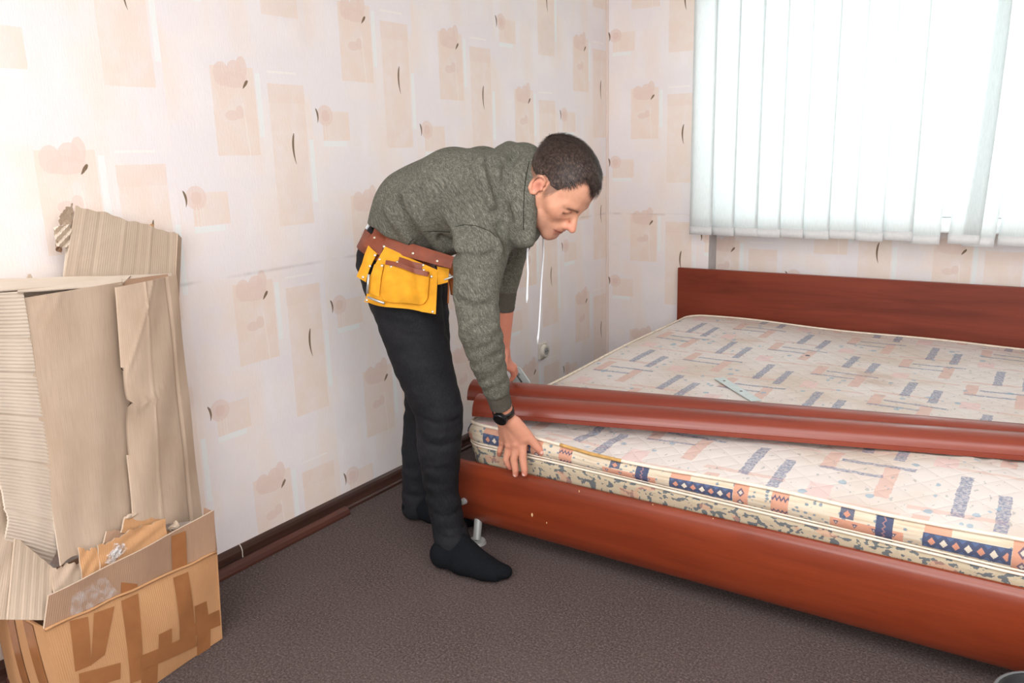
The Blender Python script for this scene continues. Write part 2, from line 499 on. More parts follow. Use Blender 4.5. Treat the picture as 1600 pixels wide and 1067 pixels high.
def cyl(name, a, b, r, mat, parent=None, r2=None, seg=20, smooth=False):
    bm = bmesh.new(); add_cyl(bm, a, b, r, r2, seg)
    return bm_obj(name, bm, mat, parent, smooth)


def tube(name, pts, r, mat, parent=None, seg=8, closed=False):
    pts = [Vector(p) for p in pts]; n = len(pts)
    rr = r if isinstance(r, (list, tuple)) else [r] * n
    V, F = [], []
    prev = None
    for i, p in enumerate(pts):
        t = (pts[(i + 1) % n] - pts[i - 1]) if closed else (pts[min(i + 1, n - 1)] - pts[max(i - 1, 0)])
        t.normalize()
        if prev is None:
            prev = t.orthogonal().normalized()
        prev = (prev - t * prev.dot(t)).normalized()
        w = t.cross(prev)
        for k in range(seg):
            a = 2 * math.pi * k / seg
            V.append(p + (prev * math.cos(a) + w * math.sin(a)) * rr[i])
    m = n if closed else n - 1
    for i in range(m):
        for k in range(seg):
            j = (i + 1) % n
            F.append((i * seg + k, i * seg + (k + 1) % seg, j * seg + (k + 1) % seg, j * seg + k))
    if not closed:
        F.append(tuple(range(seg))[::-1]); F.append(tuple((n - 1) * seg + k for k in range(seg)))
    return mesh_obj(name, V, F, mat, parent, True)


def empty(name, loc=(0, 0, 0)):
    o = bpy.data.objects.new(name, None); o.location = loc
    o.empty_display_size = 0.05
    return link(o)


def put(o, parent):
    """parent a part built in world coordinates to a thing whose Empty only translates"""
    o.parent = parent
    o.matrix_parent_inverse = Matrix.Translation(-Vector(parent.location)) if parent.parent is None and parent.type == 'EMPTY' else Matrix.Identity(4)
    return o


def tag(o, label, cat, group=None, kind=None):
    o['label'] = label; o['category'] = cat
    if group: o['group'] = group
    if kind: o['kind'] = kind
    return o


def struct(o):
    o['kind'] = 'structure'; return o


def panel(name, TL, TR, BR, BL, mat, thick=0.004, nu=14, nv=18, shape=None, parent=None, smooth=True, edge_mat=None, outline=None):
    """a sheet between four corners: grid, bent by shape(s, t) along its normal, with real thickness. s: left-right, t: top-bottom"""
    TL, TR, BR, BL = (np.array(p, float) for p in (TL, TR, BR, BL))
    s = np.linspace(0, 1, nu + 1)[None, :, None]; t = np.linspace(0, 1, nv + 1)[:, None, None]
    ss, tt = np.broadcast_arrays(s[..., 0], t[..., 0])
    if outline is not None: ss, tt = outline(ss, tt)
    s3, t3 = ss[..., None], tt[..., None]
    P = (TL * (1 - s3) + TR * s3) * (1 - t3) + (BL * (1 - s3) + BR * s3) * t3
    nrm = np.cross(TR - TL, BL - TL); nrm /= np.linalg.norm(nrm)
    camd = np.array((2.19, 0, 1.32)) - P.mean((0, 1))
    if nrm @ camd < 0: nrm = -nrm
    if shape is not None: P = P + nrm * shape(ss, tt)[..., None]
    w = (np.linalg.norm(TR - TL) + np.linalg.norm(BR - BL)) / 2; h = (np.linalg.norm(BL - TL) + np.linalg.norm(BR - TR)) / 2
    UV = np.stack([ss * w, (1 - tt) * h], -1).reshape(-1, 2)
    A = P.reshape(-1, 3); B = (P - nrm * thick).reshape(-1, 3)
    N = len(A); W = nu + 1
    F, mi = [], []
    for j in range(nv):
        for i in range(nu):
            a = j * W + i
            F.append((a, a + W, a + W + 1, a + 1)); mi.append(0)
            F.append((N + a, N + a + 1, N + a + W + 1, N + a + W)); mi.append(0)
    rim = [i for i in range(W)] + [j * W + nu for j in range(1, nv + 1)] + [nv * W + i for i in range(nu - 1, -1, -1)] + [j * W for j in range(nv - 1, 0, -1)]
    for k in range(len(rim)):
        a, b = rim[k], rim[(k + 1) % len(rim)]
        F.append((a, b, N + b, N + a)); mi.append(1 if edge_mat else 0)
    o = mesh_obj(name, np.vstack([A, B]), F, [mat, edge_mat] if edge_mat else mat, parent, smooth, np.vstack([UV, UV]), mi)
    me = o.data
    bm = bmesh.new(); bm.from_mesh(me); bmesh.ops.recalc_face_normals(bm, faces=bm.faces)
    for e in bm.edges:
        if len(e.link_faces) == 2 and e.calc_face_angle(0) > 0.8: e.smooth = False
    bm.to_mesh(me); bm.free()
    return o


def nz(seed, amp=0.01, fx=3.0, fy=3.0, n=4):
    """smooth pseudo-random height over the unit square"""
    r = np.random.default_rng(seed)
    ks = r.uniform(0.4, 1.6, (n, 2)) * (fx, fy); ph = r.uniform(0, 6.28, n); am = r.uniform(0.4, 1.0, n)
    def f(s, t):
        z = 0
        for k, p, a in zip(ks, ph, am): z = z + a * np.sin(k[0] * s * 3 + k[1] * t * 3 + p)
        return amp * z / n
    return f


# ------------------------------------------------------------------ room shell
ROOM_X, ROOM_Y0, ROOM_Y1, ROOM_Z = 3.9, -2.6, 4.233, 2.56
ROLL = 0.5537
OFF_LEFT = {0: 0.633, 1: 0.205, 2: 0.457, 3: 0.413, 4: 0.212, 5: 0.495}
OFF_BACK = {0: 0.245, 1: 0.52, 2: 0.07}


def papered(name, panels):
    """wall panels (origin, direction along the wall, length range, z range, first A position, roll offsets) hung in rolls with uv per roll"""
    V, F, UV = [], [], []
    for (o, d, l0, l1, z0, z1, a0, offs) in panels:
        o = Vector(o); d = Vector(d)
        n0 = math.floor((l0 - a0 + 0.285) / ROLL); n1 = math.floor((l1 - a0 + 0.285) / ROLL)
        for n in range(n0, n1 + 1):
            s = max(l0, a0 + n * ROLL - 0.285); e = min(l1, a0 + (n + 1) * ROLL - 0.285)
            if e - s < 1e-5: continue
            off = offs.get(n, (0.37 * n * n + 0.11 * n) % 0.673)
            b = len(V)
            for l, z in ((s, z0), (e, z0), (e, z1), (s, z1)):
                V.append(o + d * l + Vector((0, 0, z))); UV.append((l - a0 - n * ROLL, z - off))
            F.append((b, b + 1, b + 2, b + 3))
    return struct(mesh_obj(name, V, F, MAT['wallpaper'], None, False, UV))


box_floor = box('floor', (ROOM_X + 0.4, ROOM_Y1 - ROOM_Y0 + 0.6, 0.1), (ROOM_X / 2, (ROOM_Y0 + ROOM_Y1) / 2, -0.05), MAT['carpet']); struct(box_floor)
struct(box('ceiling', (ROOM_X + 0.4, ROOM_Y1 - ROOM_Y0 + 0.6, 0.1), (ROOM_X / 2, (ROOM_Y0 + ROOM_Y1) / 2, ROOM_Z + 0.05), MAT['paint']))
papered('wall_left', [((0, 0, 0), (0, 1, 0), ROOM_Y0, ROOM_Y1, 0, ROOM_Z, 1.214, OFF_LEFT)])
NX0, NX1, NYB = 0.614, 2.95, 4.35       # radiator niche under the window
SILL, HEADZ = 0.955, 2.25
papered('wall_back', [
    ((0, ROOM_Y1, 0), (1, 0, 0), 0, NX0, 0, ROOM_Z, 0.275, OFF_BACK),
    ((0, ROOM_Y1, 0), (1, 0, 0), NX1, ROOM_X, 0, ROOM_Z, 0.275, OFF_BACK),
    ((0, ROOM_Y1, 0), (1, 0, 0), NX0, NX1, HEADZ, ROOM_Z, 0.275, OFF_BACK),
    ((0, NYB, 0), (1, 0, 0), NX0, NX1, 0, 0.92, 0.706, {0: 0.10, 1: 0.316, 2: 0.136, 3: 0.4}),
])
papered('wall_right', [((ROOM_X, 0, 0), (0, 1, 0), ROOM_Y0, ROOM_Y1, 0, ROOM_Z, 0.9, {})])
papered('wall_front', [((0, ROOM_Y0, 0), (1, 0, 0), 0, ROOM_X, 0, ROOM_Z, 0.3, {})])
bm = bmesh.new()
add_box(bm, (0.02, NYB + 0.3 - ROOM_Y1, ROOM_Z), (NX0 - 0.0101, (NYB + 0.3 + ROOM_Y1) / 2 + 0.0005, ROOM_Z / 2))
add_box(bm, (0.02, NYB + 0.3 - ROOM_Y1, ROOM_Z), (NX1 + 0.0101, (NYB + 0.3 + ROOM_Y1) / 2 + 0.0005, ROOM_Z / 2))
add_box(bm, (NX1 - NX0, NYB + 0.3 - ROOM_Y1, 0.02), ((NX0 + NX1) / 2, (NYB + 0.3 + ROOM_Y1) / 2 + 0.001, HEADZ + 0.011))
struct(bm_obj('trim_1', bm, plain('grey_reveal_plaster', srgb(196, 190, 188), 0.8, 0.2, 0, 0.06, 20)))
# corner bead of the left and back walls
cb = cyl('trim_2', (0.004, ROOM_Y1 - 0.004, 0), (0.004, ROOM_Y1 - 0.004, ROOM_Z), 0.008, plain('wallpaper_corner_strip', srgb(226, 208, 200), 0.7, 0.2, 0, 0.03, 6), None, None, 10)
struct(cb)

# baseboards: two part profile
def skirting(name, a, b, mat, prof):
    a = Vector(a); b = Vector(b); d = (b - a).normalized(); n = Vector((-d.y, d.x, 0)) * -1
    V, F = [], []
    for p in (a, b):
        for (o, z) in prof: V.append(p + n * o + Vector((0, 0, z)))
    k = len(prof)
    for i in range(k - 1): F.append((i, i + 1, k + i + 1, k + i))
    F.append(tuple(range(k))); F.append(tuple(range(2 * k - 1, k - 1, -1)))
    o = mesh_obj(name, V, F, mat)
    bm = bmesh.new(); bm.from_mesh(o.data); bmesh.ops.recalc_face_normals(bm, faces=bm.faces); bm.to_mesh(o.data); bm.free()
    return struct(o)


PROF = [(0.0, 0.0), (0.024, 0.0), (0.024, 0.010), (0.019, 0.016), (0.016, 0.03), (0.016, 0.046), (0.011, 0.056), (0.005, 0.062), (0.0, 0.063)]
skirting('baseboard_left', (0.0005, ROOM_Y0, 0), (0.0005, ROOM_Y1, 0), MAT['baseboard'], PROF)
skirting('baseboard_back', (0, ROOM_Y1 - 0.0005, 0), (NX0, ROOM_Y1 - 0.0005, 0), MAT['baseboard'], PROF)
# pale mitre joint between two lengths of the left baseboard, and loose strips of moulding lying in front of it
bj = tube('joint', [(0.0255, 1.555, 0.012), (0.0215, 1.556, 0.017), (0.0185, 1.557, 0.03), (0.0185, 1.558, 0.046), (0.013, 1.559, 0.057), (0.004, 1.560, 0.0645)], 0.0016, MAT['socket'])
put(bj, bpy.data.objects['baseboard_left'])
struct(bj)


def moulding(name, y0, y1, x, label):
    prof = [(0.0, 0.0), (0.030, 0.0), (0.030, 0.008), (0.024, 0.02), (0.014, 0.027), (0.006, 0.028), (0.0, 0.026)]
    o = skirting(name, (x, y0, 0.001), (x, y1, 0.001), MAT['strip'], prof)
    del o['kind']
    return tag(o, label, 'moulding')


moulding('moulding_strip', 1.37, 2.02, 0.028, 'long loose reddish wooden moulding strip lying on carpet against the left baseboard')
moulding('moulding_strip', 0.80, 1.365, 0.030, 'short loose brown moulding strip on carpet mostly hidden behind the taped box')

# ------------------------------------------------------------------ window with vertical blind
win = struct(empty('window_1', ((NX0 + NX1) / 2, 4.55, SILL)))
wx0, wx1 = NX0 + 0.0, NX1
fy = 4.55
def frame_piece(x0, x1, z0, z1, t=0.06, name='frame'):
    return put(box(name, (x1 - x0, t, z1 - z0), ((x0 + x1) / 2, fy, (z0 + z1) / 2), MAT['pvc'], None, None, 0.006), win)
frame_piece(wx0, wx1, SILL, SILL + 0.07); frame_piece(wx0, wx1, HEADZ - 0.07, HEADZ)
panes = [(wx0, wx0 + 0.78), (wx0 + 0.78, wx0 + 1.56), (wx0 + 1.56, wx1)]
for i, (a, b) in enumerate(panes):
    frame_piece(a, a + 0.06, SILL + 0.07, HEADZ - 0.07, 0.06, 'mullion'); frame_piece(b - 0.06, b, SILL + 0.07, HEADZ - 0.07, 0.06, 'mullion')
    put(box('glass_pane', (b - a - 0.12, 0.006, HEADZ - SILL - 0.14), ((a + b) / 2, fy, (SILL + HEADZ) / 2), MAT['glass']), win)
sill = put(box('window_sill', (NX1 - NX0 - 0.004, 0.36, 0.045), ((NX0 + NX1) / 2, 4.39, SILL - 0.0235), MAT['pvc'], None, None, 0.008), win)
struct(sill)
# parapet wall under the window closing the niche up to the glazing
papered('wall_niche', [((NX0, NYB, 0), (0, 1, 0), 0, 0.25, 0.9, 0.932, 0.3, {})])

blind = empty('vertical_blind', (1.77, 4.12, 2.4))
tag(blind, 'white fabric vertical blind hanging in front of the bright window', 'blind')
put(box('headrail', (2.62, 0.045, 0.04), (1.84, 4.12, 2.42), MAT['pvc'], None, None, 0.006), blind)
# centre x, rotation, bottom z, sway (x shift at bottom), width
slats = []
xs = [0.608, 0.728, 0.845, 0.958, 1.073, 1.192, 1.310, 1.433, 1.558]
for i, x in enumerate(xs): slats.append([x, 0.10 + 0.05 * math.sin(i * 2.1), 0.875, 0.0, 0.127])
slats += [[1.680, 0.08, 0.87, -0.01, 0.127], [1.862, 0.16, 0.868, -0.035, 0.127], [1.932, 0.10, 0.868, -0.05, 0.127], [2.05, 0.1, 0.868, -0.03, 0.127]]
for i in range(8): slats.append([2.165 + 0.118 * i, 0.1, 0.868, 0.0, 0.127])
for i, (x, rot, zb, sway, w) in enumerate(slats):
    V, F, n, m = [], [], 6, 14
    ztop = 2.40
    for j in range(m + 1):
        t = j / m; z = ztop + (zb - ztop) * t
        for k in range(n + 1):
            s = (k / n - 0.5) * w
            a = rot + 0.06 * t * math.sin(i * 1.7)
            bulge = 0.004 * math.cos(s / w * math.pi)
            V.append((x + s * math.cos(a) + sway * t * t, 4.12 - s * math.sin(a) - bulge + 0.002 * (i % 2), z + 0.004 * math.sin(i * 3.3) * t))
    q = len(V)
    V += [(a, b + 0.0012, c) for a, b, c in V]
    W = n + 1
    for j in range(m):
        for k in range(n):
            a = j * W + k
            F.append((a, a + 1, a + W + 1, a + W)); F.append((q + a, q + a + W, q + a + W + 1, q + a + 1))
    rim = list(range(W)) + [j * W + n for j in range(1, m + 1)] + [m * W + k for k in range(n - 1, -1, -1)] + [j * W for j in range(m - 1, 0, -1)]
    for k in range(len(rim)):
        a, b = rim[k], rim[(k + 1) % len(rim)]; F.append((b, a, q + a, q + b))
    o = put(mesh_obj('slat', V, F, MAT['blind'], None, True), blind)
    # weighted hem pocket
    H = []
    for side in (-0.0025, 0.0035):
        for zz in (0.0, 0.042):
            for k in range(n + 1):
                px, py, pz = V[m * W + k]
                H.append((px, py + side, pz - 0.001 + zz))
    HF = []
    for k in range(n):
        HF.append((k, k + 1, W + k + 1, W + k)); HF.append((2 * W + k, 3 * W + k, 3 * W + k + 1, 2 * W + k + 1))
        HF.append((k, 2 * W + k, 2 * W + k + 1, k + 1)); HF.append((W + k, W + k + 1, 3 * W + k + 1, 3 * W + k))
    HF.append((0, W, 3 * W, 2 * W)); HF.append((n, 2 * W + n, 3 * W + n, W + n))
    h = mesh_obj('hem', H, HF, MAT['hem'], None, True); h.parent = o

# wall socket
sock = empty('wall_socket', (0.0, 3.5, 0.30))
tag(sock, 'old cream round wall socket low on the papered left wall behind the bed', 'socket')
put(box('plate', (0.012, 0.075, 0.085), (0.006, 3.5, 0.312), MAT['socket'], None, None, 0.005), sock)
bm = bmesh.new(); add_cyl(bm, (0.012, 3.5, 0.312), (0.030, 3.5, 0.312), 0.034, 0.030, 24)
dial = put(bm_obj('socket_rim', bm, MAT['socket']), sock)
put(cyl('socket_well', (0.029, 3.5, 0.312), (0.0306, 3.5, 0.312), 0.020, MAT['greymetal'], None, None, 20), sock)
for dy in (-0.009, 0.009):
    put(cyl('contact_hole', (0.0305, 3.5 + dy, 0.312), (0.031, 3.5 + dy, 0.312), 0.0035, MAT['darkmetal'], None, None, 10), sock)

# ------------------------------------------------------------------ bed
BX0, BX1 = 0.515, 2.42
bed = empty('bed', (1.45, 3.1, 0))
tag(bed, 'low double bed frame of red cherry laminate with plain headboard', 'bed')
put(box('headboard', (2.42 - 0.458, 0.028, 0.62), ((2.42 + 0.458) / 2, 4.2, 0.372), MAT['headboard'], None, None, 0.0025), bed)
# footboard: convex front, rolled top edge
prof = [(2.122, 0.057), (2.108, 0.068), (2.094, 0.090), (2.080, 0.125), (2.071, 0.17), (2.067, 0.21), (2.068, 0.248), (2.072, 0.276), (2.077, 0.289), (2.083, 0.295), (2.091, 0.296), (2.097, 0.292), (2.130, 0.20), (2.135, 0.057)]
V, F = [], []
for x in (BX0, BX1):
    for y, z in prof: V.append((x, y, z))
k = len(prof)
for i in range(k): F.append((i, (i + 1) % k, k + (i + 1) % k, k + i))
F.append(tuple(range(k))); F.append(tuple(range(2 * k - 1, k - 1, -1)))
fb = mesh_obj('footboard', V, F, MAT['footboard'])
bm = bmesh.new(); bm.from_mesh(fb.data); bmesh.ops.recalc_face_normals(bm, faces=bm.faces)
for f in bm.faces: f.smooth = len(f.verts) == 4
for e in bm.edges:
    if len(e.link_faces) == 2 and e.calc_face_angle(0) > 0.6: e.smooth = False
bm.to_mesh(fb.data); bm.free()
put(fb, bed)
# chips in the laminate
for (x, y, z, r) in ((0.845, 2.0708, 0.165, 0.006), (0.90, 2.0718, 0.150, 0.003), (0.77, 2.0718, 0.235, 0.002), (1.02, 2.0745, 0.285, 0.0035), (1.265, 2.081, 0.2935, 0.003), (1.45, 2.081, 0.2935, 0.003)):
    bm = bmesh.new(); bmesh.ops.create_icosphere(bm, subdivisions=1, radius=r, matrix=Matrix.Translation((x, y, z)) @ Matrix.Diagonal((0.7, 0.25, 1.3, 1)))
    c = bm_obj('chip', bm, MAT['raw_edge']); c.parent = fb
bm = bmesh.new(); add_cyl(bm, (0.565, 2.078, 0.150), (0.565, 2.062, 0.150), 0.0125, 0.0105, 24); 
add_cyl(bm, (0.565, 2.063, 0.150), (0.565, 2.060, 0.150), 0.008, 0.007, 16)
put(bm_obj('bolt', bm, MAT['greymetal']), bed)
def bed_leg(x, y):
    bm = bmesh.new(); add_cyl(bm, (x, y, 0.0), (x, y, 0.010), 0.034, 0.030, 24); add_cyl(bm, (x, y, 0.010), (x - 0.020, y + 0.048, 0.10), 0.0135, 0.015, 20); add_cyl(bm, (x - 0.020, y + 0.048, 0.10), (x - 0.022, y + 0.055, 0.21), 0.015, 0.016, 20)
    put(bm_obj('leg', bm, MAT['greymetal']), bed)
for x, y in ((0.607, 2.080), (2.30, 2.08), (0.60, 4.05), (2.30, 4.05), (1.45, 3.1)): bed_leg(x, y)
put(box('base_panel', (1.84, 2.04, 0.02), (1.47, 3.14, 0.215), MAT['bedbase'], None, None, 0.002), bed)
put(box('base_beam', (1.8, 0.05, 0.06), (1.47, 2.20, 0.075 + 0.10), MAT['bedbase']), bed)
put(box('base_block', (0.05, 0.03, 0.10), (0.80, 2.16, 0.115), MAT['bedbase']), bed)

# ------------------------------------------------------------------ mattress
MX0, MX1, MY0, MY1, MR = 0.552, 2.40, 2.098, 4.15, 0.085


def zt(x, y):
    """height of the mattress top"""
    x = np.asarray(x, float); y = np.asarray(y, float)
    z = 0.425 + 0.010 * np.sin(x * 2.1 + 0.4) * np.sin(y * 1.9) + 0.004 * np.sin(x * 7 + y * 5)
    front = np.clip((2.42 - y) / 0.36, 0, 1)
    edge = 0.436 - 0.030 * np.clip((x - 0.60) / 0.45, 0, 1) + 0.004 * np.sin(x * 9.0)
    z = z * (1 - front) + edge * front
    # furrow between the front edge and the boards that press on the ticking
    d = y - (2.175 + (x - 0.6) * 0.27)
    z = z - 0.012 * np.exp(-(d / 0.05) ** 2)
    return z


per = []
def arc(cx, cy, a0, a1, n):
    for i in range(n):
        a = a0 + (a1 - a0) * i / n
        per.append((cx + MR * math.cos(a), cy + MR * math.sin(a)))
def seg(ax, ay, bx, by, n):
    for i in range(n): per.append((ax + (bx - ax) * i / n, ay + (by - ay) * i / n))
hp = math.pi / 2
arc(MX0 + MR, MY0 + MR, math.pi, 1.5 * math.pi, 8); seg(MX0 + MR, MY0, MX1 - MR, MY0, 110)
arc(MX1 - MR, MY0 + MR, -hp, 0, 8); seg(MX1, MY0 + MR, MX1, MY1 - MR, 60)
arc(MX1 - MR, MY1 - MR, 0, hp, 8); seg(MX1 - MR, MY1, MX0 + MR, MY1, 60)
arc(MX0 + MR, MY1 - MR, hp, math.pi, 8); seg(MX0, MY1 - MR, MX0, MY0 + MR, 60)
per = np.array(per); NP = len(per)
tang = np.roll(per, -1, 0) - np.roll(per, 1, 0); tang /= np.linalg.norm(tang, axis=1)[:, None]
outn = np.stack([tang[:, 1], -tang[:, 0]], 1)
arclen = np.concatenate([[0], np.cumsum(np.linalg.norm(np.diff(per, axis=0), axis=1))])
ctr = np.array(((MX0 + MX1) / 2, (MY0 + MY1) / 2))
V, UV, F, mi = [], [], [], []
# top: rings shrinking to the middle
fr = [0.0, 0.006, 0.02, 0.04, 0.07, 0.10, 0.14, 0.18, 0.23, 0.29, 0.36, 0.44, 0.53, 0.63, 0.74, 0.86, 0.96]
core = np.array(((MX0 + 0.55 + MX1 - 0.55) / 2, (MY0 + MY1) / 2))
for r, q in enumerate(fr):
    p = per + (ctr - per) * q
    if 0: pass
    drop = {0: 0.004, 1: 0.0}.get(r, 0.0)
    z = zt(p[:, 0], p[:, 1]) - drop
    for (x, y), zz in zip(p, z): V.append((x, y, zz)); UV.append((x, y))
for r in range(len(fr) - 1):
    for i in range(NP):
        j = (i + 1) % NP
        F.append((r * NP + i, r * NP + j, (r + 1) * NP + j, (r + 1) * NP + i)); mi.append(0)
F.append(tuple((len(fr) - 1) * NP + i for i in range(NP))); mi.append(0)
# side: upper band, seam, lower band
ztop = zt(per[:, 0], per[:, 1])
zseam = 0.362 - 0.028 * np.clip((per[:, 0] - 0.9) / 1.25, 0, 1)
side = [(0.0, 1.0, 0.97), (0.008, 0.88, 0.9), (0.0155, 0.66, 0.68), (0.018, 0.45, 0.47), (0.015, 0.22, 0.22), (0.007, 0.05, 0.03), (0.002, 0.0, -0.02)]
b0 = len(V)
ucoord = np.where((per[:, 1] < MY0 + 0.04), per[:, 0], MX0 + arclen[:NP] * 0.0 + per[:, 0] + (per[:, 1] - MY0))
for (o, fz, vv) in side:
    p = per + outn * o
    z = zseam + (ztop - 0.004 - zseam) * fz
    for i in range(NP): V.append((p[i, 0], p[i, 1], z[i])); UV.append((ucoord[i], vv))
low = [(0.000, -0.008, -0.06), (0.006, -0.016, -0.2), (0.006, -0.03, -0.5), (-0.002, -0.05, -0.8), (-0.012, -0.12, -1.3)]
for (o, dz, vv) in low:
    p = per + outn * (o - 0.001)
    for i in range(NP): V.append((p[i, 0], p[i, 1], zseam[i] + dz)); UV.append((ucoord[i], vv))
ns = len(side) + len(low)
for r in range(ns - 1):
    for i in range(NP):
        j = (i + 1) % NP
        F.append((b0 + r * NP + i, b0 + (r + 1) * NP + i, b0 + (r + 1) * NP + j, b0 + r * NP + j)); mi.append(1)
F.append(tuple(b0 + (ns - 1) * NP + i for i in range(NP - 1, -1, -1))); mi.append(1)
mat_ = mesh_obj('mattress', V, F, [MAT['mattress_top'], MAT['mattress_side']], None, True, UV, mi)
tag(mat_, 'old mattress in cream ticking printed with blue bars and salmon patches on bed', 'mattress')
i_gold = [i for i in range(NP) if per[i, 1] < MY0 + 0.02 and 0.93 < per[i, 0] < 1.16]
pp = [(per[i, 0] + outn[i, 0] * 0.003, per[i, 1] + outn[i, 1] * 0.003, ztop[i] + 0.001) for i in range(NP)]
tube('piping', pp, 0.0052, MAT['piping'], mat_, 8, True)
g = tube('worn_piping', [(x, y - 0.0012, z + 0.0005) for x, y, z in (pp[i] for i in i_gold)], 0.0056, MAT['piping_gold'], mat_, 8); g['label'] = 'ochre worn stretch of piping'
for dz in (0.003, -0.007):
    tube('seam_cord', [(per[i, 0] + outn[i, 0] * 0.006, per[i, 1] + outn[i, 1] * 0.006, zseam[i] + dz) for i in range(NP)], 0.0038, MAT['piping'], mat_, 8, True)

# ------------------------------------------------------------------ two loose boards with rounded backs
def d_board(name, A, direction, length, width, height, zrot, label):
    """D-shaped board: flat underside, square front lip, rounded back. A: front bottom left corner"""
    prof = [(0.0, 0.0), (0.0, 0.013), (0.003, 0.0145)]
    for i in range(1, 12):
        a = math.pi / 2 * i / 11
        prof.append((0.004 + 0.062 * (1 - math.cos(a)), 0.0155 + (height - 0.0155) * math.sin(a)))
    for i in range(1, 9):
        a = math.pi / 2 * i / 8
        prof.append((0.066 + (width - 0.066) * math.sin(a), height - (height - 0.010) * (1 - math.cos(a))))
    prof += [(width, 0.0)]
    k = len(prof); V, F = [], []
    for x in (0.0, length):
        for y, z in prof: V.append((x, y, z))
    for i in range(k): F.append((i, (i + 1) % k, k + (i + 1) % k, k + i))
    F.append(tuple(range(k))); F.append(tuple(range(2 * k - 1, k - 1, -1)))
    o = mesh_obj(name, V, F, MAT['rail'])
    bm = bmesh.new(); bm.from_mesh(o.data)
    bmesh.ops.recalc_face_normals(bm, faces=bm.faces)
    for f in bm.faces: f.smooth = len(f.verts) == 4
    for e in bm.edges:
        if len(e.link_faces) == 2 and e.calc_face_angle(0) > 0.45: e.smooth = False
    bm.to_mesh(o.data); bm.free()
    o.location = A; o.rotation_euler = (0, direction[1], direction[0])
    return tag(o, label, 'bed rail')


r1 = d_board('bed_rail', (0.562, 2.140, 0.438), (math.radians(15.6), 0.001), 1.95, 0.120, 0.060, 0, 'front one of two loose cherry side rails lying across the mattress')
r2 = d_board('bed_rail', (0.455, 2.255, 0.449), (math.radians(13.2), 0.004), 2.02, 0.120, 0.060, 0, 'rear one of two loose cherry side rails, nearer the headboard')

# ------------------------------------------------------------------ small hardware on the mattress
pl = empty('metal_strip', (1.17, 2.95, 0.43))
tag(pl, 'flat pale metal strip with screw holes lying on the mattress', 'metal strip')
a = Vector((1.113, 3.043, 0)); b = Vector((1.335, 2.815, 0)); d = (b - a).normalized(); ang = math.atan2(d.y, d.x)
zz = float(zt(1.2, 2.93)) + 0.006
put(box('plate', ((b - a).length, 0.042, 0.003), ((a + b) / 2 + Vector((0.0, 0.0, zz))), MAT['galv'], None, Matrix.Rotation(ang, 3, 'Z'), 0.001), pl)
for t in (0.16, 0.62):
    p = a + d * (b - a).length * t
    put(cyl('screw_hole', (p.x, p.y, zz + 0.001), (p.x, p.y, zz + 0.0022), 0.0055, MAT['darkmetal'], None, None, 12), pl)

br = empty('corner_bracket', (0.62, 2.47, 0.44))
tag(br, 'small pale steel corner bracket with a screw standing behind the rear rail', 'bracket')
bpos = Vector((0.545, 2.45, 0.44))
bm = bmesh.new()
fv = [bm.verts.new(bpos + Vector(p)) for p in ((-0.03, 0, 0), (0.055, 0.01, 0), (0.05, 0.01, 0.045), (0.012, 0.005, 0.095), (-0.03, 0.0, 0.10))]
f = bm.faces.new(fv); e = bmesh.ops.extrude_face_region(bm, geom=[f]); bmesh.ops.translate(bm, verts=[v for v in e['geom'] if isinstance(v, bmesh.types.BMVert)], vec=(0.0003, 0.003, 0))
put(bm_obj('plate', bm, MAT['galv']), br)
put(cyl('screw', bpos + Vector((0.012, 0.0, 0.072)), bpos + Vector((0.012, -0.004, 0.072)), 0.005, MAT['metal'], None, None, 12), br)
put(cyl('rod', bpos + Vector((-0.022, -0.012, 0.105)), bpos + Vector((0.03, -0.012, 0.045)), 0.003, MAT['darkmetal'], None, None, 8), br)

hg = empty('hinge_plate', (0.78, 2.43, 0.5))
tag(hg, 'small rust brown hinge plate on the back edge of the rear rail', 'hinge')
hp0 = Vector((0.775, 2.440, 0.487)); hr = Matrix.Rotation(math.radians(13.2), 3, 'Z')
put(box('plate', (0.060, 0.030, 0.004), hp0, MAT['rust'], None, hr, 0.001), hg)
put(cyl('knuckle', hp0 + hr @ Vector((-0.045, 0.013, 0.002)), hp0 + hr @ Vector((0.03, 0.013, 0.002)), 0.005, MAT['rust'], None, None, 10), hg)

# bucket at the right border of the photograph
bk = empty('bucket', (2.31, 1.73, 0))
tag(bk, 'black plastic bucket at the lower right beside the footboard', 'bucket')
bc = Vector((2.272, 1.735, 0)); V, F = [], []
seg_ = 40
prof = [(0.075, 0.0), (0.078, 0.004), (0.097, 0.225), (0.103, 0.226), (0.104, 0.236), (0.100, 0.240), (0.094, 0.236), (0.075, 0.02), (0.0, 0.018)]
for r, z in prof:
    for k in range(seg_):
        a = 2 * math.pi * k / seg_; V.append((bc.x + r * math.cos(a), bc.y + r * math.sin(a), z + 0.001))
for i in range(len(prof) - 1):
    for k in range(seg_):
        j = (k + 1) % seg_; F.append((i * seg_ + k, i * seg_ + j, (i + 1) * seg_ + j, (i + 1) * seg_ + k))
F.append(tuple(range(seg_ - 1, -1, -1)))
put(mesh_obj('body', V, F, MAT['blackplastic'], None, True), bk)
put(tube('rim', [(bc.x + 0.102 * math.cos(2 * math.pi * k / 40), bc.y + 0.102 * math.sin(2 * math.pi * k / 40), 0.238) for k in range(40)], 0.004, plain('grey_scuffed_rim', srgb(92, 94, 96), 0.4, 0.5), None, 8, True), bk)

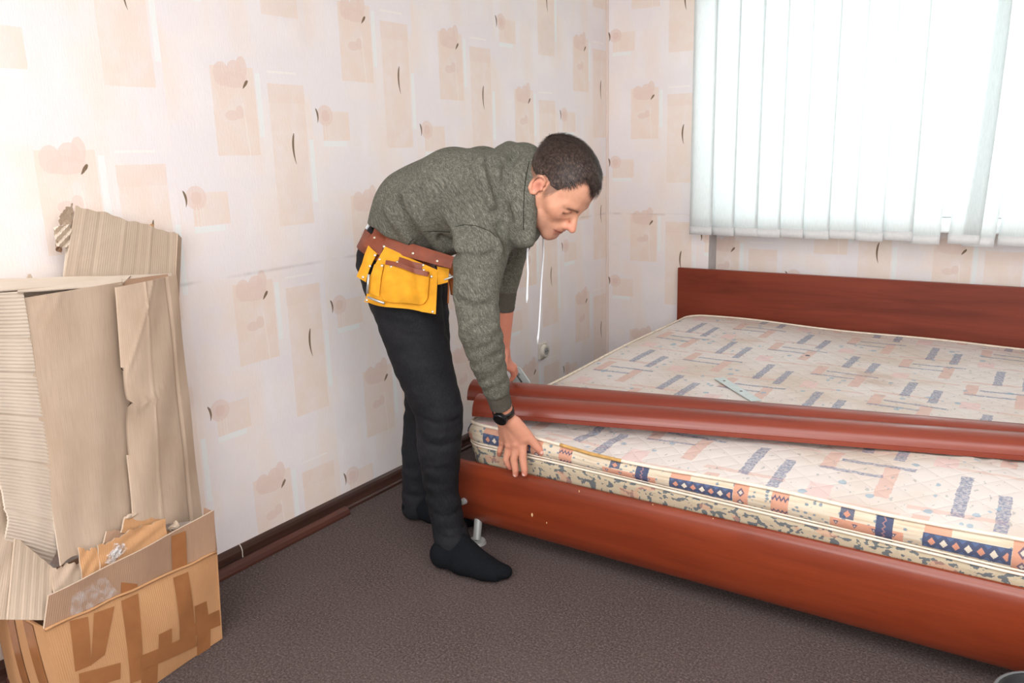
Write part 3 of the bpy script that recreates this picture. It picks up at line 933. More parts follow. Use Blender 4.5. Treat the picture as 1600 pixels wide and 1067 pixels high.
# ------------------------------------------------------------------ cardboard
# open box with tape
cbx = empty('cardboard_box', (0.20, 1.0, 0))
tag(cbx, 'brown taped cardboard box on the carpet in the left corner stuffed with flattened cardboard', 'box')
TH = 0.005
FX_T, FX_B = 0.338, 0.340        # long face
yn0, yn1 = 0.775, 1.243
zr0, zr1 = 0.283, 0.266          # rim heights near / far
A_t = Vector((0.336, 0.781, 0.279)); B_t = Vector((0.334, 1.246, 0.266))
A_b = Vector((0.378, 0.790, 0.002)); B_b = Vector((0.333, 1.231, 0.002))
bulge = lambda s, t: 0.010 * np.sin(np.pi * s) * np.sin(np.pi * t) + 0.002 * np.sin(s * 9 + t * 4)
put(panel('front_panel', A_t, B_t, B_b, A_b, MAT['kraft'], TH, 24, 14, bulge), cbx)
W_t = Vector((0.030, 0.800, 0.255)); W_b = Vector((0.05, 0.800, 0.002))
put(panel('end_panel', W_t, A_t, A_b, W_b, MAT['kraft'], TH, 12, 12, lambda s, t: 0.006 * np.sin(np.pi * s) * np.sin(np.pi * t)), cbx)
X_t = Vector((0.030, 1.250, 0.27)); X_b = Vector((0.05, 1.240, 0.002))
put(panel('end_panel', B_t, X_t, X_b, B_b, MAT['kraft'], TH, 8, 8), cbx)
put(panel('back_panel', W_t, X_t, X_b, W_b, MAT['kraft_in'], TH, 8, 8), cbx)
put(panel('bottom', A_b + Vector((-0.01, 0, 0.004)), B_b + Vector((-0.01, 0, 0.004)), X_b + Vector((0, 0, 0.004)), W_b + Vector((0, 0, 0.004)), MAT['kraft_in'], 0.003, 4, 4), cbx)
# front flap standing up
C_t = (0.3380, 0.8019, 0.3545); D_t = (0.3180, 1.2663, 0.3782)
put(panel('front_flap', C_t, D_t, B_t + Vector((0, 0, 0.001)), A_t + Vector((0, 0, 0.001)), MAT['kraft_in'], 0.005, 26, 10, lambda s, t: 0.008 * np.sin(np.pi * s) * (1 - t) + 0.002 * np.sin(s * 15), None, True, MAT['creased_board']), cbx)
put(panel('end_flap', (0.2850, 1.2574, 0.3797), (0.3170, 1.2623, 0.3738), B_t + Vector((-0.003, 0.004, 0)), Vector((0.27, 1.252, 0.266)), MAT['kraft_in'], 0.004, 4, 6), cbx)
# crease bead along the fold
put(tube('fold_edge', [tuple(A_t.lerp(B_t, i / 24) + Vector((0.004 + 0.001 * math.sin(i * 1.3), 0, 0.0015 * math.sin(i * 0.9)))) for i in range(25)], 0.0035, MAT['kraft'], None, 6), cbx)


def on_front(u, v, off=0.0012):
    """point on the bulging long face. u 0..1 near to far, v 0..1 top to bottom"""
    A = np.array(A_t); B = np.array(B_t); Bb = np.array(B_b); Ab = np.array(A_b)
    P = (A * (1 - u) + B * u) * (1 - v) + (Ab * (1 - u) + Bb * u) * v
    n = np.cross(B - A, Ab - A); n /= np.linalg.norm(n)
    if n[0] < 0: n = -n
    return P + n * (bulge(np.float64(u), np.float64(v)) + off)


ntape = [0]


def tape(q, n=8, mat='tape', on=on_front):
    """tape strip stuck between corners given in face coordinates (TL, TR, BR, BL)"""
    ntape[0] += 1
    off = 0.0010 + 0.0003 * (ntape[0] % 7)
    V, F, UV = [], [], []
    for j in range(n + 1):
        t = j / n
        for i in range(4):
            s = i / 3
            u = (q[0][0] * (1 - s) + q[1][0] * s) * (1 - t) + (q[3][0] * (1 - s) + q[2][0] * s) * t
            v = (q[0][1] * (1 - s) + q[1][1] * s) * (1 - t) + (q[3][1] * (1 - s) + q[2][1] * s) * t
            V.append(on(u, v, off)); UV.append((u, v))
    for j in range(n):
        for i in range(3):
            a = j * 4 + i; F.append((a, a + 1, a + 5, a + 4))
    return put(mesh_obj('packing_tape', V, F, MAT[mat], None, True, UV), cbx)


tape([(0.120, 0.021), (0.210, 0.055), (0.169, 0.477), (0.082, 0.460)])
tape([(0.243, 0.049), (0.354, 0.073), (0.246, 0.450), (0.165, 0.473)])
tape([(0.395, 0.055), (0.494, 0.057), (0.425, 0.864), (0.350, 0.836)])
tape([(0.706, 0.062), (0.801, 0.070), (0.807, 0.677), (0.697, 0.671)])
tape([(0.559, 0.527), (0.643, 0.539), (0.626, 0.789), (0.533, 0.773)])
tape([(0.431, 0.631), (0.809, 0.736), (0.811, 0.892), (0.424, 0.775)])
tape([(0.433, 0.659), (0.542, 0.691), (0.513, 1.002), (0.408, 0.953)])
tape([(0.816, 0.457), (0.908, 0.478), (0.917, 0.660), (0.816, 0.647)])
tape([(0.818, 0.611), (1.003, 0.658), (1.002, 0.836), (0.813, 0.778)])
tape([(0.825, 0.693), (0.928, 0.709), (0.909, 1.045), (0.808, 1.024)])
tape([(0.096, 0.490), (0.318, 0.594), (0.299, 0.738), (0.082, 0.639)])
tape([(0.696, 0.614), (0.816, 0.638), (0.808, 0.850), (0.685, 0.809)])
def on_flap(u, v, off=0.0012):
    P = (np.array(C_t) * (1 - u) + np.array(D_t) * u) * (1 - v) + (np.array(A_t) * (1 - u) + np.array(B_t) * u) * v
    n = np.cross(np.array(D_t) - np.array(C_t), np.array(A_t) - np.array(C_t)); n /= np.linalg.norm(n)
    if n[0] < 0: n = -n
    return P + n * (0.008 * math.sin(math.pi * u) * (1 - v) + 0.002 * math.sin(u * 15) + off)
tape([(0.695, 0.060), (0.792, 0.118), (0.805, 1.021), (0.711, 1.050)], 6, 'tape', on_flap)
tape([(0.120, 0.342), (0.295, 0.215), (0.401, 1.026), (0.124, 1.050)], 6, 'film', on_flap)
tape([(0.397, 0.646), (0.490, 0.890), (0.501, 1.050), (0.402, 1.074)], 6, 'tape', on_flap)

# tape on the near end
def on_end(u, v, off=0.0012):
    P = (np.array(W_t) * (1 - u) + np.array(A_t) * u) * (1 - v) + (np.array(W_b) * (1 - u) + np.array(A_b) * u) * v
    return P + np.array((0, -1, 0.0)) * (0.006 * math.sin(math.pi * u) * math.sin(math.pi * v) + off)
tape([(0.62, 0.02), (0.80, 0.02), (0.82, 0.62), (0.66, 0.66)], 8, 'tape', on_end)
tape([(0.30, 0.05), (0.45, 0.05), (0.47, 0.9), (0.31, 0.9)], 8, 'tape', on_end)

# --- sheets leaning in the box against the wall
def ribs(amp, n, ax='s'):
    return (lambda s, t: amp * np.sin(s * n)) if ax == 's' else (lambda s, t: amp * np.sin(t * n))


# rearmost creased sheet
s1 = empty('cardboard_sheet', (0.06, 1.2, 0.25))
tag(s1, 'tall creased beige cardboard sheet with crumpled corner, rearmost, leaning on the wall', 'cardboard')
def cre(s, t):
    z = 0.0
    for k, w, a in ((0.08, 0.012, 0.0016), (0.22, 0.012, -0.0018), (0.45, 0.010, 0.0018), (0.60, 0.010, -0.0012), (0.72, 0.010, 0.0022), (0.92, 0.010, -0.0014)):
        z = z + a * np.exp(-((s - k + 0.02 * t) / w) ** 2)
    return z + 0.004 * np.sin(s * 4 + 1.0)
def jag1(s, t):
    return s, t + (1 - t) * (0.005 * np.sin(s * 17) + 0.003 * np.sin(s * 43)) * (s > 0.02) * (s < 0.98)
put(panel('main_panel', (0.0720, 1.1378, 1.2171), (0.0550, 1.4353, 1.1162), (0.1000, 1.3152, 0.6214), (0.1200, 0.9544, 0.7262), MAT['creased_board'], 0.004, 60, 24, cre, None, True, None, jag1), s1)
put(panel('folded_edge', (0.0560, 1.4325, 1.1165), (0.0450, 1.4507, 1.1013), (0.0600, 1.3629, 0.6808), (0.0920, 1.3283, 0.6940), MAT['pale_board'], 0.003, 4, 14), s1)
put(panel('rear_layer', (0.0460, 1.1310, 1.1894), (0.0580, 1.1493, 1.2096), (0.0900, 1.0311, 0.7690), (0.0700, 1.0092, 0.7718), MAT['pale_ribbed'], 0.004, 4, 14), s1)
# crumpled corner
def crumple(name, c, size, seed, mat, parent, sub=3):
    bm = bmesh.new(); bmesh.ops.create_icosphere(bm, subdivisions=sub, radius=1.0)
    r = np.random.default_rng(seed); K = r.normal(size=(9, 3)); K /= np.linalg.norm(K, axis=1)[:, None]; am = r.uniform(0.12, 0.42, 9); ph = r.uniform(0.2, 0.8, 9)
    for v in bm.verts:
        p = np.array(v.co); q = 1.0
        for k, a, h in zip(K, am, ph):
            dd = p @ k
            if dd > h: q -= a * (dd - h) * 2.2
        q *= 1 + 0.10 * math.sin(p[0] * 11 + p[2] * 7) * math.cos(p[1] * 9)
        v.co = Vector((p[0] * size[0] * q, p[1] * size[1] * q, p[2] * size[2] * q))
    bmesh.ops.translate(bm, verts=bm.verts, vec=c)
    return put(bm_obj(name, bm, mat, None, False), parent)
fold3 = lambda a, ph: (lambda q, t: a * np.abs(((q * 1.6 + t * 2.3 + ph) % 1.0) - 0.5) * 2 + 0.3 * a * np.abs(((q * 3.1 - t * 2.0 + ph) % 1.0) - 0.5))
put(panel('crumpled_corner', (0.0550, 1.1104, 1.1944), (0.0660, 1.1379, 1.2187), (0.0660, 1.1243, 1.1608), (0.0600, 1.0975, 1.1696), MAT['creased_board'], 0.004, 14, 12, fold3(0.018, 0.2), None, False), s1)
put(panel('crumpled_corner', (0.0500, 1.0840, 1.1640), (0.0660, 1.1241, 1.1707), (0.0660, 1.1100, 1.1095), (0.0580, 1.0806, 1.1157), MAT['pale_ribbed'], 0.004, 14, 12, fold3(0.020, 0.55), None, False), s1)
put(panel('crumpled_corner', (0.0500, 1.0871, 1.1311), (0.0600, 1.0986, 1.1335), (0.0560, 1.0939, 1.0994), (0.0500, 1.0832, 1.1052), MAT['kraft_in'], 0.004, 8, 8, fold3(0.010, 0.1), None, False), s1)
crumple('torn_nub', Vector((0.0520, 1.3556, 1.1452)), (0.006, 0.007, 0.009), 3, MAT['kraft'], s1, 2)

# big flattened carton in front: ribbed left part, smooth middle panel, right hand flap
s2 = empty('flattened_carton', (0.2, 1.0, 0.25))
tag(s2, 'large folded pale cardboard carton with ribbed left side standing upright in the box', 'cardboard')
def mid(s, t):
    z = 0.010 * np.sin(np.pi * s) + nz(4, 0.004)(s, t)
    for a0, b0, sl in ((0.07, 0.0, 0.35), (0.20, 0.0, 0.45)):      # two knife creases in the upper left corner
        d = (s - a0 + 0.0) * 1.0 + (t - b0) * 2.4 * 0.62 - 0.14
        z = z + 0.0022 * np.exp(-(d / 0.012) ** 2) * (t < 0.14)
    return z
put(panel('middle_panel', (0.1650, 0.9287, 1.0157), (0.1350, 1.2003, 1.0143), (0.2350, 1.0905, 0.3902), (0.2750, 0.8657, 0.3832), MAT['pale_board'], 0.004, 44, 60, mid, None, True, MAT['pale_ribbed'],
          lambda s, t: (s + (t > 0.96) * 0.0 , t - (s > 0.0) * 0.012 * np.sin(s * 13) * (t > 0.93))), s2)
def side_flap(s, t):
    z = 0.016 * np.sin(np.pi * s ** 0.8) + nz(9, 0.004)(s, t) + 0.010 * np.exp(-((t - 0.49) / 0.05) ** 2) * (1 - s) ** 3
    d = (s - 0.50) + (t - 0.02) * 1.35
    z = z + 0.0035 * np.exp(-(d / 0.018) ** 2) * (t < 0.36)
    z = z + 0.0022 * np.exp(-((s - 0.40 + 0.05 * t) / 0.012) ** 2) - 0.002 * np.exp(-((s - 0.80) / 0.015) ** 2) * 3
    d2 = (t - 0.52) + (s - 0.1) * 0.20
    return z + 0.0025 * np.exp(-(d2 / 0.006) ** 2) * (s > 0.08) * (s < 0.6)
put(panel('side_flap', (0.1850, 1.1502, 1.0098), (0.1600, 1.3418, 1.0152), (0.2050, 1.3017, 0.3076), (0.2620, 1.0643, 0.4005), MAT['pale_board'], 0.005, 48, 60, side_flap, None, True, MAT['creased_board'],
          lambda s, t: (s + (1 - s) * 0.06 * ((t > 0.475) & (t < 0.50))  + (1 - s) ** 4 * 0.006 * np.sin(t * 9), t)), s2)
def ribbed(s, t):
    z = 0.0009 * np.sin(t * 470 + 0.8 * np.sin(s * 5)) + nz(12, 0.004)(s, t)
    for k in (0.16, 0.29, 0.45, 0.62, 0.83): z = z - 0.0035 * np.exp(-((t - k - 0.01 * s) / 0.006) ** 2)
    roll = np.clip((t - 0.84) / 0.16, 0, 1)
    return z - 0.060 * roll ** 2
put(panel('ribbed_panel', (0.2000, 0.7776, 1.0484), (0.1650, 0.9341, 1.0317), (0.2720, 0.8815, 0.3750), (0.2850, 0.7738, 0.4639), MAT['pale_ribbed'], 0.005, 14, 540, ribbed, None, True, None,
          lambda s, t: (s + (1 - s) * 0.03 * np.sin(t * 60) * 0.3, t)), s2)
# thick folded top with two layers
put(panel('rear_layer', (0.1150, 0.8157, 1.0669), (0.1050, 1.3646, 1.0125), (0.1250, 1.3074, 0.7790), (0.1400, 0.7782, 0.9001), MAT['pale_ribbed'], 0.004, 16, 6, nz(2, 0.003)), s2)
put(panel('top_layer', (0.1180, 0.8155, 1.0730), (0.1100, 1.2408, 1.0243), (0.1280, 1.1999, 1.0070), (0.1900, 0.7828, 1.0553), MAT['pale_ribbed'], 0.003, 16, 5, nz(21, 0.003)), s2)
put(panel('top_layer', (0.1500, 0.9284, 1.0422), (0.1180, 1.2081, 1.0224), (0.1380, 1.1941, 1.0086), (0.1760, 0.9175, 1.0335), MAT['pale_ribbed'], 0.003, 16, 5, nz(23, 0.003)), s2)
put(panel('inner_layer', (0.1180, 1.1983, 1.0169), (0.1180, 1.3440, 1.0142), (0.1400, 1.3393, 0.9403), (0.1340, 1.1831, 0.9654), MAT['kraft_in'], 0.004, 8, 5, nz(31, 0.002)), s2)
put(panel('torn_corner', (0.0500, 1.0073, 1.0560), (0.0500, 1.0119, 1.0554), (0.0550, 1.0157, 1.0357), (0.0550, 0.9945, 1.0388), MAT['creased_board'], 0.004, 2, 2), s2)

# narrow ribbed sheets at the lower left
s3 = empty('cardboard_sheet', (0.25, 0.8, 0.2))
tag(s3, 'narrow ribbed cardboard sheet at the lower left, ending on the rim of the box', 'cardboard')
put(panel('panel', (0.2550, 0.7890, 0.4878), (0.2620, 0.8540, 0.3816), (0.3180, 0.8071, 0.2828), (0.3120, 0.7205, 0.3285), MAT['creased_board'], 0.005, 16, 20, lambda s, t: 0.001 * np.sin(s * 70)), s3)
s4 = empty('cardboard_sheet', (0.25, 0.7, 0.2))
tag(s4, 'plain cardboard strip slanting at the extreme lower left edge behind the ribbed sheet', 'cardboard')
put(panel('panel', (0.2250, 0.7905, 0.6041), (0.2450, 0.7957, 0.4823), (0.3000, 0.7277, 0.3209), (0.3000, 0.6496, 0.3623), MAT['creased_board'], 0.005, 8, 16, nz(41, 0.003)), s4)
s4b = empty('cardboard_sheet', (0.2, 0.6, 0.3))
tag(s4b, 'shadowed brown cardboard sheet at the left photo border under the ribbed panel', 'cardboard')
put(panel('panel', (0.1600, 0.7395, 0.7930), (0.1900, 0.8234, 0.5844), (0.100, 0.690, 0.006), (0.100, 0.590, 0.006), MAT['kraft_in'], 0.004, 6, 8, nz(43, 0.003)), s4b)

# small torn pieces in the mouth of the box
def piece(q, x, mat, label, seed, name='torn_cardboard'):
    e = empty(name, tuple(q[3]))
    tag(e, label, 'cardboard')
    r = np.random.default_rng(seed); ph = r.uniform(0, 6, 3)
    put(panel('panel', *q, mat, 0.006, 20, 10, nz(seed, 0.006), None, True, MAT['creased_board'],
              lambda s, t: (s, t + (1 - t) * (0.045 * np.sin(s * 9 + ph[0]) + 0.028 * np.sin(s * 29 + ph[1]) + 0.02 * np.sin(s * 61 + ph[2])))), e)
    return e
piece(((0.2680, 0.8480, 0.3827), (0.2680, 0.9173, 0.3676), (0.3050, 0.8962, 0.2989), (0.3050, 0.8278, 0.3164)), 0, MAT['pale_board'], 'small plain beige cardboard scrap under the carton in the box', 51)
piece(((0.2850, 0.9095, 0.4100), (0.2920, 0.9498, 0.3939), (0.3180, 0.9368, 0.3173), (0.3150, 0.8921, 0.3296)), 0, MAT['kraft'], 'narrow upright brown cardboard scrap in the box, left of the clear tape', 52)
e5 = piece(((0.2920, 0.9527, 0.4030), (0.2820, 1.1432, 0.3984), (0.3100, 1.1237, 0.3363), (0.3150, 0.9376, 0.3334)), 0, MAT['kraft'], 'long torn brown cardboard strip just behind the front flap of the box', 53)
piece(((0.2680, 0.9941, 0.4207), (0.2700, 1.0525, 0.3894), (0.2850, 1.0526, 0.3428), (0.2850, 0.9664, 0.3899)), 0, MAT['kraft_in'], 'small torn cardboard scrap with white edge sticking up in the box', 54)
e7 = piece(((0.2620, 1.0476, 0.4324), (0.2580, 1.1566, 0.3797), (0.2750, 1.1332, 0.3323), (0.2750, 1.0249, 0.4024)), 0, MAT['kraft'], 'folded torn brown scrap at the back of the box mouth', 55)
crumple('torn_edge', Vector((0.2680, 1.1744, 0.3599)), (0.016, 0.024, 0.018), 14, MAT['creased_board'], e7)
crumple('torn_edge', Vector((0.2620, 1.0631, 0.4297)), (0.010, 0.018, 0.008), 15, MAT['creased_board'], e7)
tp = empty('clear_tape', tuple((0.3100, 0.9837, 0.3802)))
tag(tp, 'crumpled piece of clear adhesive tape stuck to the torn cardboard in the box', 'tape')
put(panel('film', (0.2980, 0.9928, 0.3939), (0.3020, 1.0155, 0.3780), (0.3250, 0.9676, 0.3533), (0.3200, 0.9489, 0.3640), MAT['film'], 0.0006, 8, 10, nz(61, 0.012)), tp)
put(panel('film', (0.3100, 0.9599, 0.3770), (0.3000, 1.0115, 0.3898), (0.3050, 1.0157, 0.3681), (0.3180, 0.9609, 0.3475), MAT['film'], 0.0006, 8, 10, nz(62, 0.014)), tp)


# ------------------------------------------------------------------ signed distance sculpting
def A3(p): return np.array(p, float)


class Sculpt:
    """smooth union of tapered chains and ellipsoids, meshed with surface nets"""
    def __init__(self, k=0.02): self.k = k; self.p = []; self.d = []
    def chain(self, pts, k=None, neg=False):
        self.p.append(('chain', [(A3(a), float(r)) for a, r in pts], self.k if k is None else k, neg)); return self
    def ell(self, c, rad, axes=None, k=None, neg=False):
        self.p.append(('ell', (A3(c), A3(rad), np.eye(3) if axes is None else A3(axes)), self.k if k is None else k, neg)); return self
    def fold(self, pts, w, amp):
        self.d.append(('line', [A3(a) for a in pts], w, amp)); return self
    def fn(self, f, lo, hi):
        self.d.append(('fn', f, A3(lo), A3(hi))); return self

    @staticmethod
    def seg(P, a, b):
        ba = b - a; L = max(float(ba @ ba), 1e-12)
        t = np.clip(((P - a) @ ba) / L, 0, 1)
        return np.sqrt(((P - a - t[..., None] * ba) ** 2).sum(-1)), t

    def plane(self, o, n): self.p.append(('plane', (A3(o), A3(n)), 0.006, False)); return self

    def prim(self, q, P):
        if q[0] == 'plane': return (P - q[1][0]) @ q[1][1]
        if q[0] == 'chain':
            pts = q[1]
            if len(pts) == 1: return np.sqrt(((P - pts[0][0]) ** 2).sum(-1)) - pts[0][1]
            best = None
            for (a, ra), (b, rb) in zip(pts[:-1], pts[1:]):
                d, t = self.seg(P, a, b); d = d - (ra + (rb - ra) * t)
                best = d if best is None else np.minimum(best, d)
            return best
        c, rad, ax = q[1]
        L = (P - c) @ ax.T
        k0 = np.sqrt(((L / rad) ** 2).sum(-1)); k1 = np.sqrt(((L / rad ** 2) ** 2).sum(-1))
        return k0 * (k0 - 1) / np.maximum(k1, 1e-9)

    def bbox(self, q):
        if q[0] == 'chain':
            lo = np.min([a - r for a, r in q[1]], 0); hi = np.max([a + r for a, r in q[1]], 0)
        else:
            c, rad, ax = q[1]; m = rad.max(); lo, hi = c - m, c + m
        return lo, hi

    @staticmethod
    def comb(F, d, k, neg):
        if neg: d = -d; F = -F; d = -d if False else d
        if k > 1e-6:
            h = np.maximum(k - np.abs(F - d), 0) / k
            r = np.minimum(F, d) - h * h * k * 0.25
        else: r = np.minimum(F, d)
        return -r if neg else r

    def at(self, P):
        """value at arbitrary points"""
        P = np.asarray(P, float); F = np.full(P.shape[:-1], 1e3)
        for q in self.p:
            d = self.prim(q, P)
            if q[0] == 'plane': F = np.maximum(F, d); continue
            if q[3]:
                k = q[2]; h = np.maximum(k - np.abs(F + d), 0) / max(k, 1e-6); F = np.maximum(F, -d) + h * h * k * 0.25
            else: F = self.comb(F, d, q[2], False)
        return F
    def grad(self, P, e=0.002):
        P = np.asarray(P, float); g = np.zeros_like(P)
        for i in range(3):
            o = np.zeros(3); o[i] = e
            g[..., i] = self.at(P + o) - self.at(P - o)
        return g / np.maximum(np.linalg.norm(g, axis=-1, keepdims=True), 1e-9)
    def snap(self, P, off=0.0, it=6):
        P = A3(P)
        for _ in range(it): P = P - self.grad(P) * (self.at(P) - off)[..., None]
        return P
    def facing(self, P, eye=(2.19, 0.0, 1.32)):
        """first point of the surface met on the way from the eye to P"""
        e = A3(eye); d = A3(P) - e; d /= np.linalg.norm(d); t = 0.8
        for _ in range(60):
            v = float(self.at((e + d * t)[None])[0]); t += v * 0.9
            if abs(v) < 2e-4 or t > 5: break
        return e + d * t
    def push(self, P, off, it=6):
        P = A3(P)
        for _ in range(it):
            s = self.at(P); P = P + self.grad(P) * np.maximum(off - s, 0)[..., None]
        return P

    def field(self, res, pad=0.03, cut=None):
        bb = [self.bbox(q) for q in self.p if not q[3] and q[0] != 'plane']
        lo = np.min([b[0] for b in bb], 0) - pad; hi = np.max([b[1] for b in bb], 0) + pad
        n = np.ceil((hi - lo) / res).astype(int) + 1
        F = np.full(n, 0.2, np.float32)
        ax = [lo[i] + np.arange(n[i]) * res for i in range(3)]
        def sub(l, h):
            i0 = np.clip(((l - lo) / res).astype(int), 0, n - 1); i1 = np.clip(np.ceil((h - lo) / res).astype(int) + 1, 1, n)
            sl = tuple(slice(a, b) for a, b in zip(i0, i1))
            P = np.stack(np.meshgrid(*[ax[i][sl[i]] for i in range(3)], indexing='ij'), -1)
            return sl, P
        for q in self.p:
            if q[0] == 'plane':
                P = np.stack(np.meshgrid(*ax, indexing='ij'), -1); d = self.prim(q, P).astype(np.float32)
                hh = np.maximum(q[2] - np.abs(F - d), 0) / q[2]; F = np.maximum(F, d) + hh * hh * q[2] * 0.25
                continue
            l, h = self.bbox(q); m = max(q[2], 0.01) + 3 * res
            sl, P = sub(l - m, h + m)
            if P.size == 0: continue
            d = self.prim(q, P)
            if q[3]:
                k = q[2]; f = F[sl]; hh = np.maximum(k - np.abs(f + d), 0) / max(k, 1e-6)
                F[sl] = np.maximum(f, -d) + hh * hh * k * 0.25
            else: F[sl] = self.comb(F[sl], d, q[2], False)
        for q in self.d:
            if q[0] == 'line':
                pts, w, amp = q[1:]
                sl, P = sub(np.min(pts, 0) - 3 * w, np.max(pts, 0) + 3 * w)
                if P.size == 0: continue
                d = None
                for a, b in zip(pts[:-1], pts[1:]):
                    e, _ = self.seg(P, a, b); d = e if d is None else np.minimum(d, e)
                F[sl] -= amp * np.exp(-(d / w) ** 2)
            else:
                sl, P = sub(q[2], q[3])
                if P.size: F[sl] -= q[1](P)
        if cut:
            P = np.stack(np.meshgrid(*ax, indexing='ij'), -1)
            for (o, nrm) in cut: F = np.maximum(F, ((P - A3(o)) @ A3(nrm)).astype(np.float32))
        return F, lo

    def mesh(self, res, smooth=1, cut=None):
        F, lo = self.field(res, cut=cut)
        V, Q = surface_nets(F)
        V = lo + V * res
        for _ in range(smooth): V = relax(V, Q, 0.5)
        return V, Q


def surface_nets(F):
    s = F < 0
    nx, ny, nz_ = F.shape
    c = [s[i:nx - 1 + i, j:ny - 1 + j, k:nz_ - 1 + k] for i in (0, 1) for j in (0, 1) for k in (0, 1)]
    cnt = sum(x.astype(np.int8) for x in c)
    act = (cnt > 0) & (cnt < 8)
    I = np.argwhere(act); idx = np.full(act.shape, -1, np.int64); idx[act] = np.arange(len(I))
    vals = {}
    for i in (0, 1):
        for j in (0, 1):
            for k in (0, 1): vals[(i, j, k)] = F[I[:, 0] + i, I[:, 1] + j, I[:, 2] + k]
    acc = np.zeros((len(I), 3)); n = np.zeros(len(I))
    corners = list(vals)
    for a in corners:
        for ax in range(3):
            if a[ax]: continue
            b = list(a); b[ax] = 1; b = tuple(b)
            fa, fb = vals[a], vals[b]; m = (fa < 0) != (fb < 0)
            t = np.where(m, fa / np.where(np.abs(fa - fb) < 1e-12, 1, fa - fb), 0)
            p = np.zeros((len(I), 3)); p[:] = a; p[:, ax] = t
            acc[m] += p[m]; n[m] += 1
    V = I + acc / n[:, None]
    Q = []
    for ax in range(3):
        o = [x for x in range(3) if x != ax]
        sl0 = [slice(None)] * 3; sl1 = [slice(None)] * 3
        sl0[ax] = slice(0, -1); sl1[ax] = slice(1, None)
        ch = s[tuple(sl0)] != s[tuple(sl1)]
        E = np.argwhere(ch)
        ok = np.ones(len(E), bool)
        for d in o: ok &= (E[:, d] > 0) & (E[:, d] < F.shape[d] - 1)
        E = E[ok]
        def cell(d0, d1):
            q = E.copy(); q[:, o[0]] += d0; q[:, o[1]] += d1
            return idx[q[:, 0], q[:, 1], q[:, 2]]
        quad = np.stack([cell(-1, -1), cell(0, -1), cell(0, 0), cell(-1, 0)], 1)
        inside = s[E[:, 0], E[:, 1], E[:, 2]]
        flip = inside if ax != 1 else ~inside
        quad[~flip] = quad[~flip][:, ::-1]
        Q.append(quad)
    Q = np.vstack(Q); Q = Q[(Q >= 0).all(1)]
    return V, Q


def relax(V, Q, f):
    acc = np.zeros_like(V); n = np.zeros(len(V))
    for a in range(4):
        for b in (1, 3):
            np.add.at(acc, Q[:, a], V[Q[:, (a + b) % 4]]); np.add.at(n, Q[:, a], 1)
    return V * (1 - f) + f * acc / np.maximum(n, 1)[:, None]


def quad_obj(name, V, Q, mat, parent=None, colors=None):
    me = bpy.data.meshes.new(name)
    me.vertices.add(len(V)); me.vertices.foreach_set('co', np.asarray(V, np.float32).ravel())
    me.loops.add(len(Q) * 4); me.loops.foreach_set('vertex_index', np.asarray(Q, np.int32).ravel())
    me.polygons.add(len(Q)); me.polygons.foreach_set('loop_start', np.arange(len(Q), dtype=np.int32) * 4)
    me.update(calc_edges=True); me.validate()
    me.polygons.foreach_set('use_smooth', np.ones(len(me.polygons), bool))
    for m in (mat if isinstance(mat, (list, tuple)) else [mat]): me.materials.append(m)
    if colors is not None:
        a = me.color_attributes.new('tint', 'FLOAT_COLOR', 'POINT')
        a.data.foreach_set('color', np.hstack([colors, np.ones((len(colors), 1))]).astype(np.float32).ravel())
    me.update()
    return link(bpy.data.objects.new(name, me), parent)


def smooth01(x, a, b):
    t = np.clip((x - a) / (b - a), 0, 1); return t * t * (3 - 2 * t)


# ------------------------------------------------------------------ materials for the man
def make_heather():
    M = Mat('heather_grey_green_jersey', 0.9, 0.15)
    ob = M.coord('Object', (1, 1, 1), (0.0, 0.6, 0.2))
    x, y, z = M.xyz(ob)
    n = M.noise(M.vec(x * 560, y * 560, z * 75), 1.0, 2, 0.6)
    n2 = M.noise(M.vec(x * 140 + 5, y * 140, z * 26), 1.0, 3, 0.6)
    c = M.ramp(n * 0.7 + n2 * 0.3, [(0.30, srgb(58, 59, 53)), (0.5, srgb(92, 91, 82)), (0.70, srgb(138, 137, 125))])
    M.base(c)
    M.bump(n, 0.0006, 0.5)
    return M.m


def make_denim():
    M = Mat('washed_black_denim', 0.8, 0.2)
    ob = M.coord('Object'); x, y, z = M.xyz(ob)
    n = M.noise(M.vec(x * 300, y * 300, z * 90), 1.0, 2); w = M.noise(ob, 6, 3)
    c = M.mix(w.remap(0.4, 0.72), srgb(16, 17, 20), srgb(29, 29, 33))
    c = M.mix(n.remap(0.4, 0.7, 0.0, 0.3), c, srgb(48, 49, 52))
    M.base(c); M.bump(n, 0.0005, 0.5)
    return M.m


def make_skin():
    M = Mat('skin', 0.52, 0.4)
    ob = M.coord('Object')
    at = M.node('ShaderNodeAttribute'); at.attribute_name = 'tint'
    n = M.noise(ob, 90, 3)
    c = M.mix(n.remap(0.35, 0.7, 0.0, 0.16), at.outputs['Color'], srgb(178, 112, 92))
    M.base(c)
    M.b.inputs['Subsurface Weight'].default_value = 0.08
    M.b.inputs['Subsurface Radius'].default_value = (0.006, 0.002, 0.001)
    M.bump(M.noise(ob, 420, 3), 0.0005, 0.4)
    return M.m


def make_hair():
    M = Mat('dark_brown_hair', 0.5, 0.35)
    ob = M.coord('Object'); x, y, z = M.xyz(ob)
    n = M.noise(M.vec(x * 120, y * 420, z * 120), 1.0, 2)
    M.base(M.ramp(n, [(0.3, srgb(34, 26, 24)), (0.52, srgb(62, 49, 44)), (0.75, srgb(112, 92, 80))]))
    M.bump(n, 0.0012, 0.6)
    return M.m


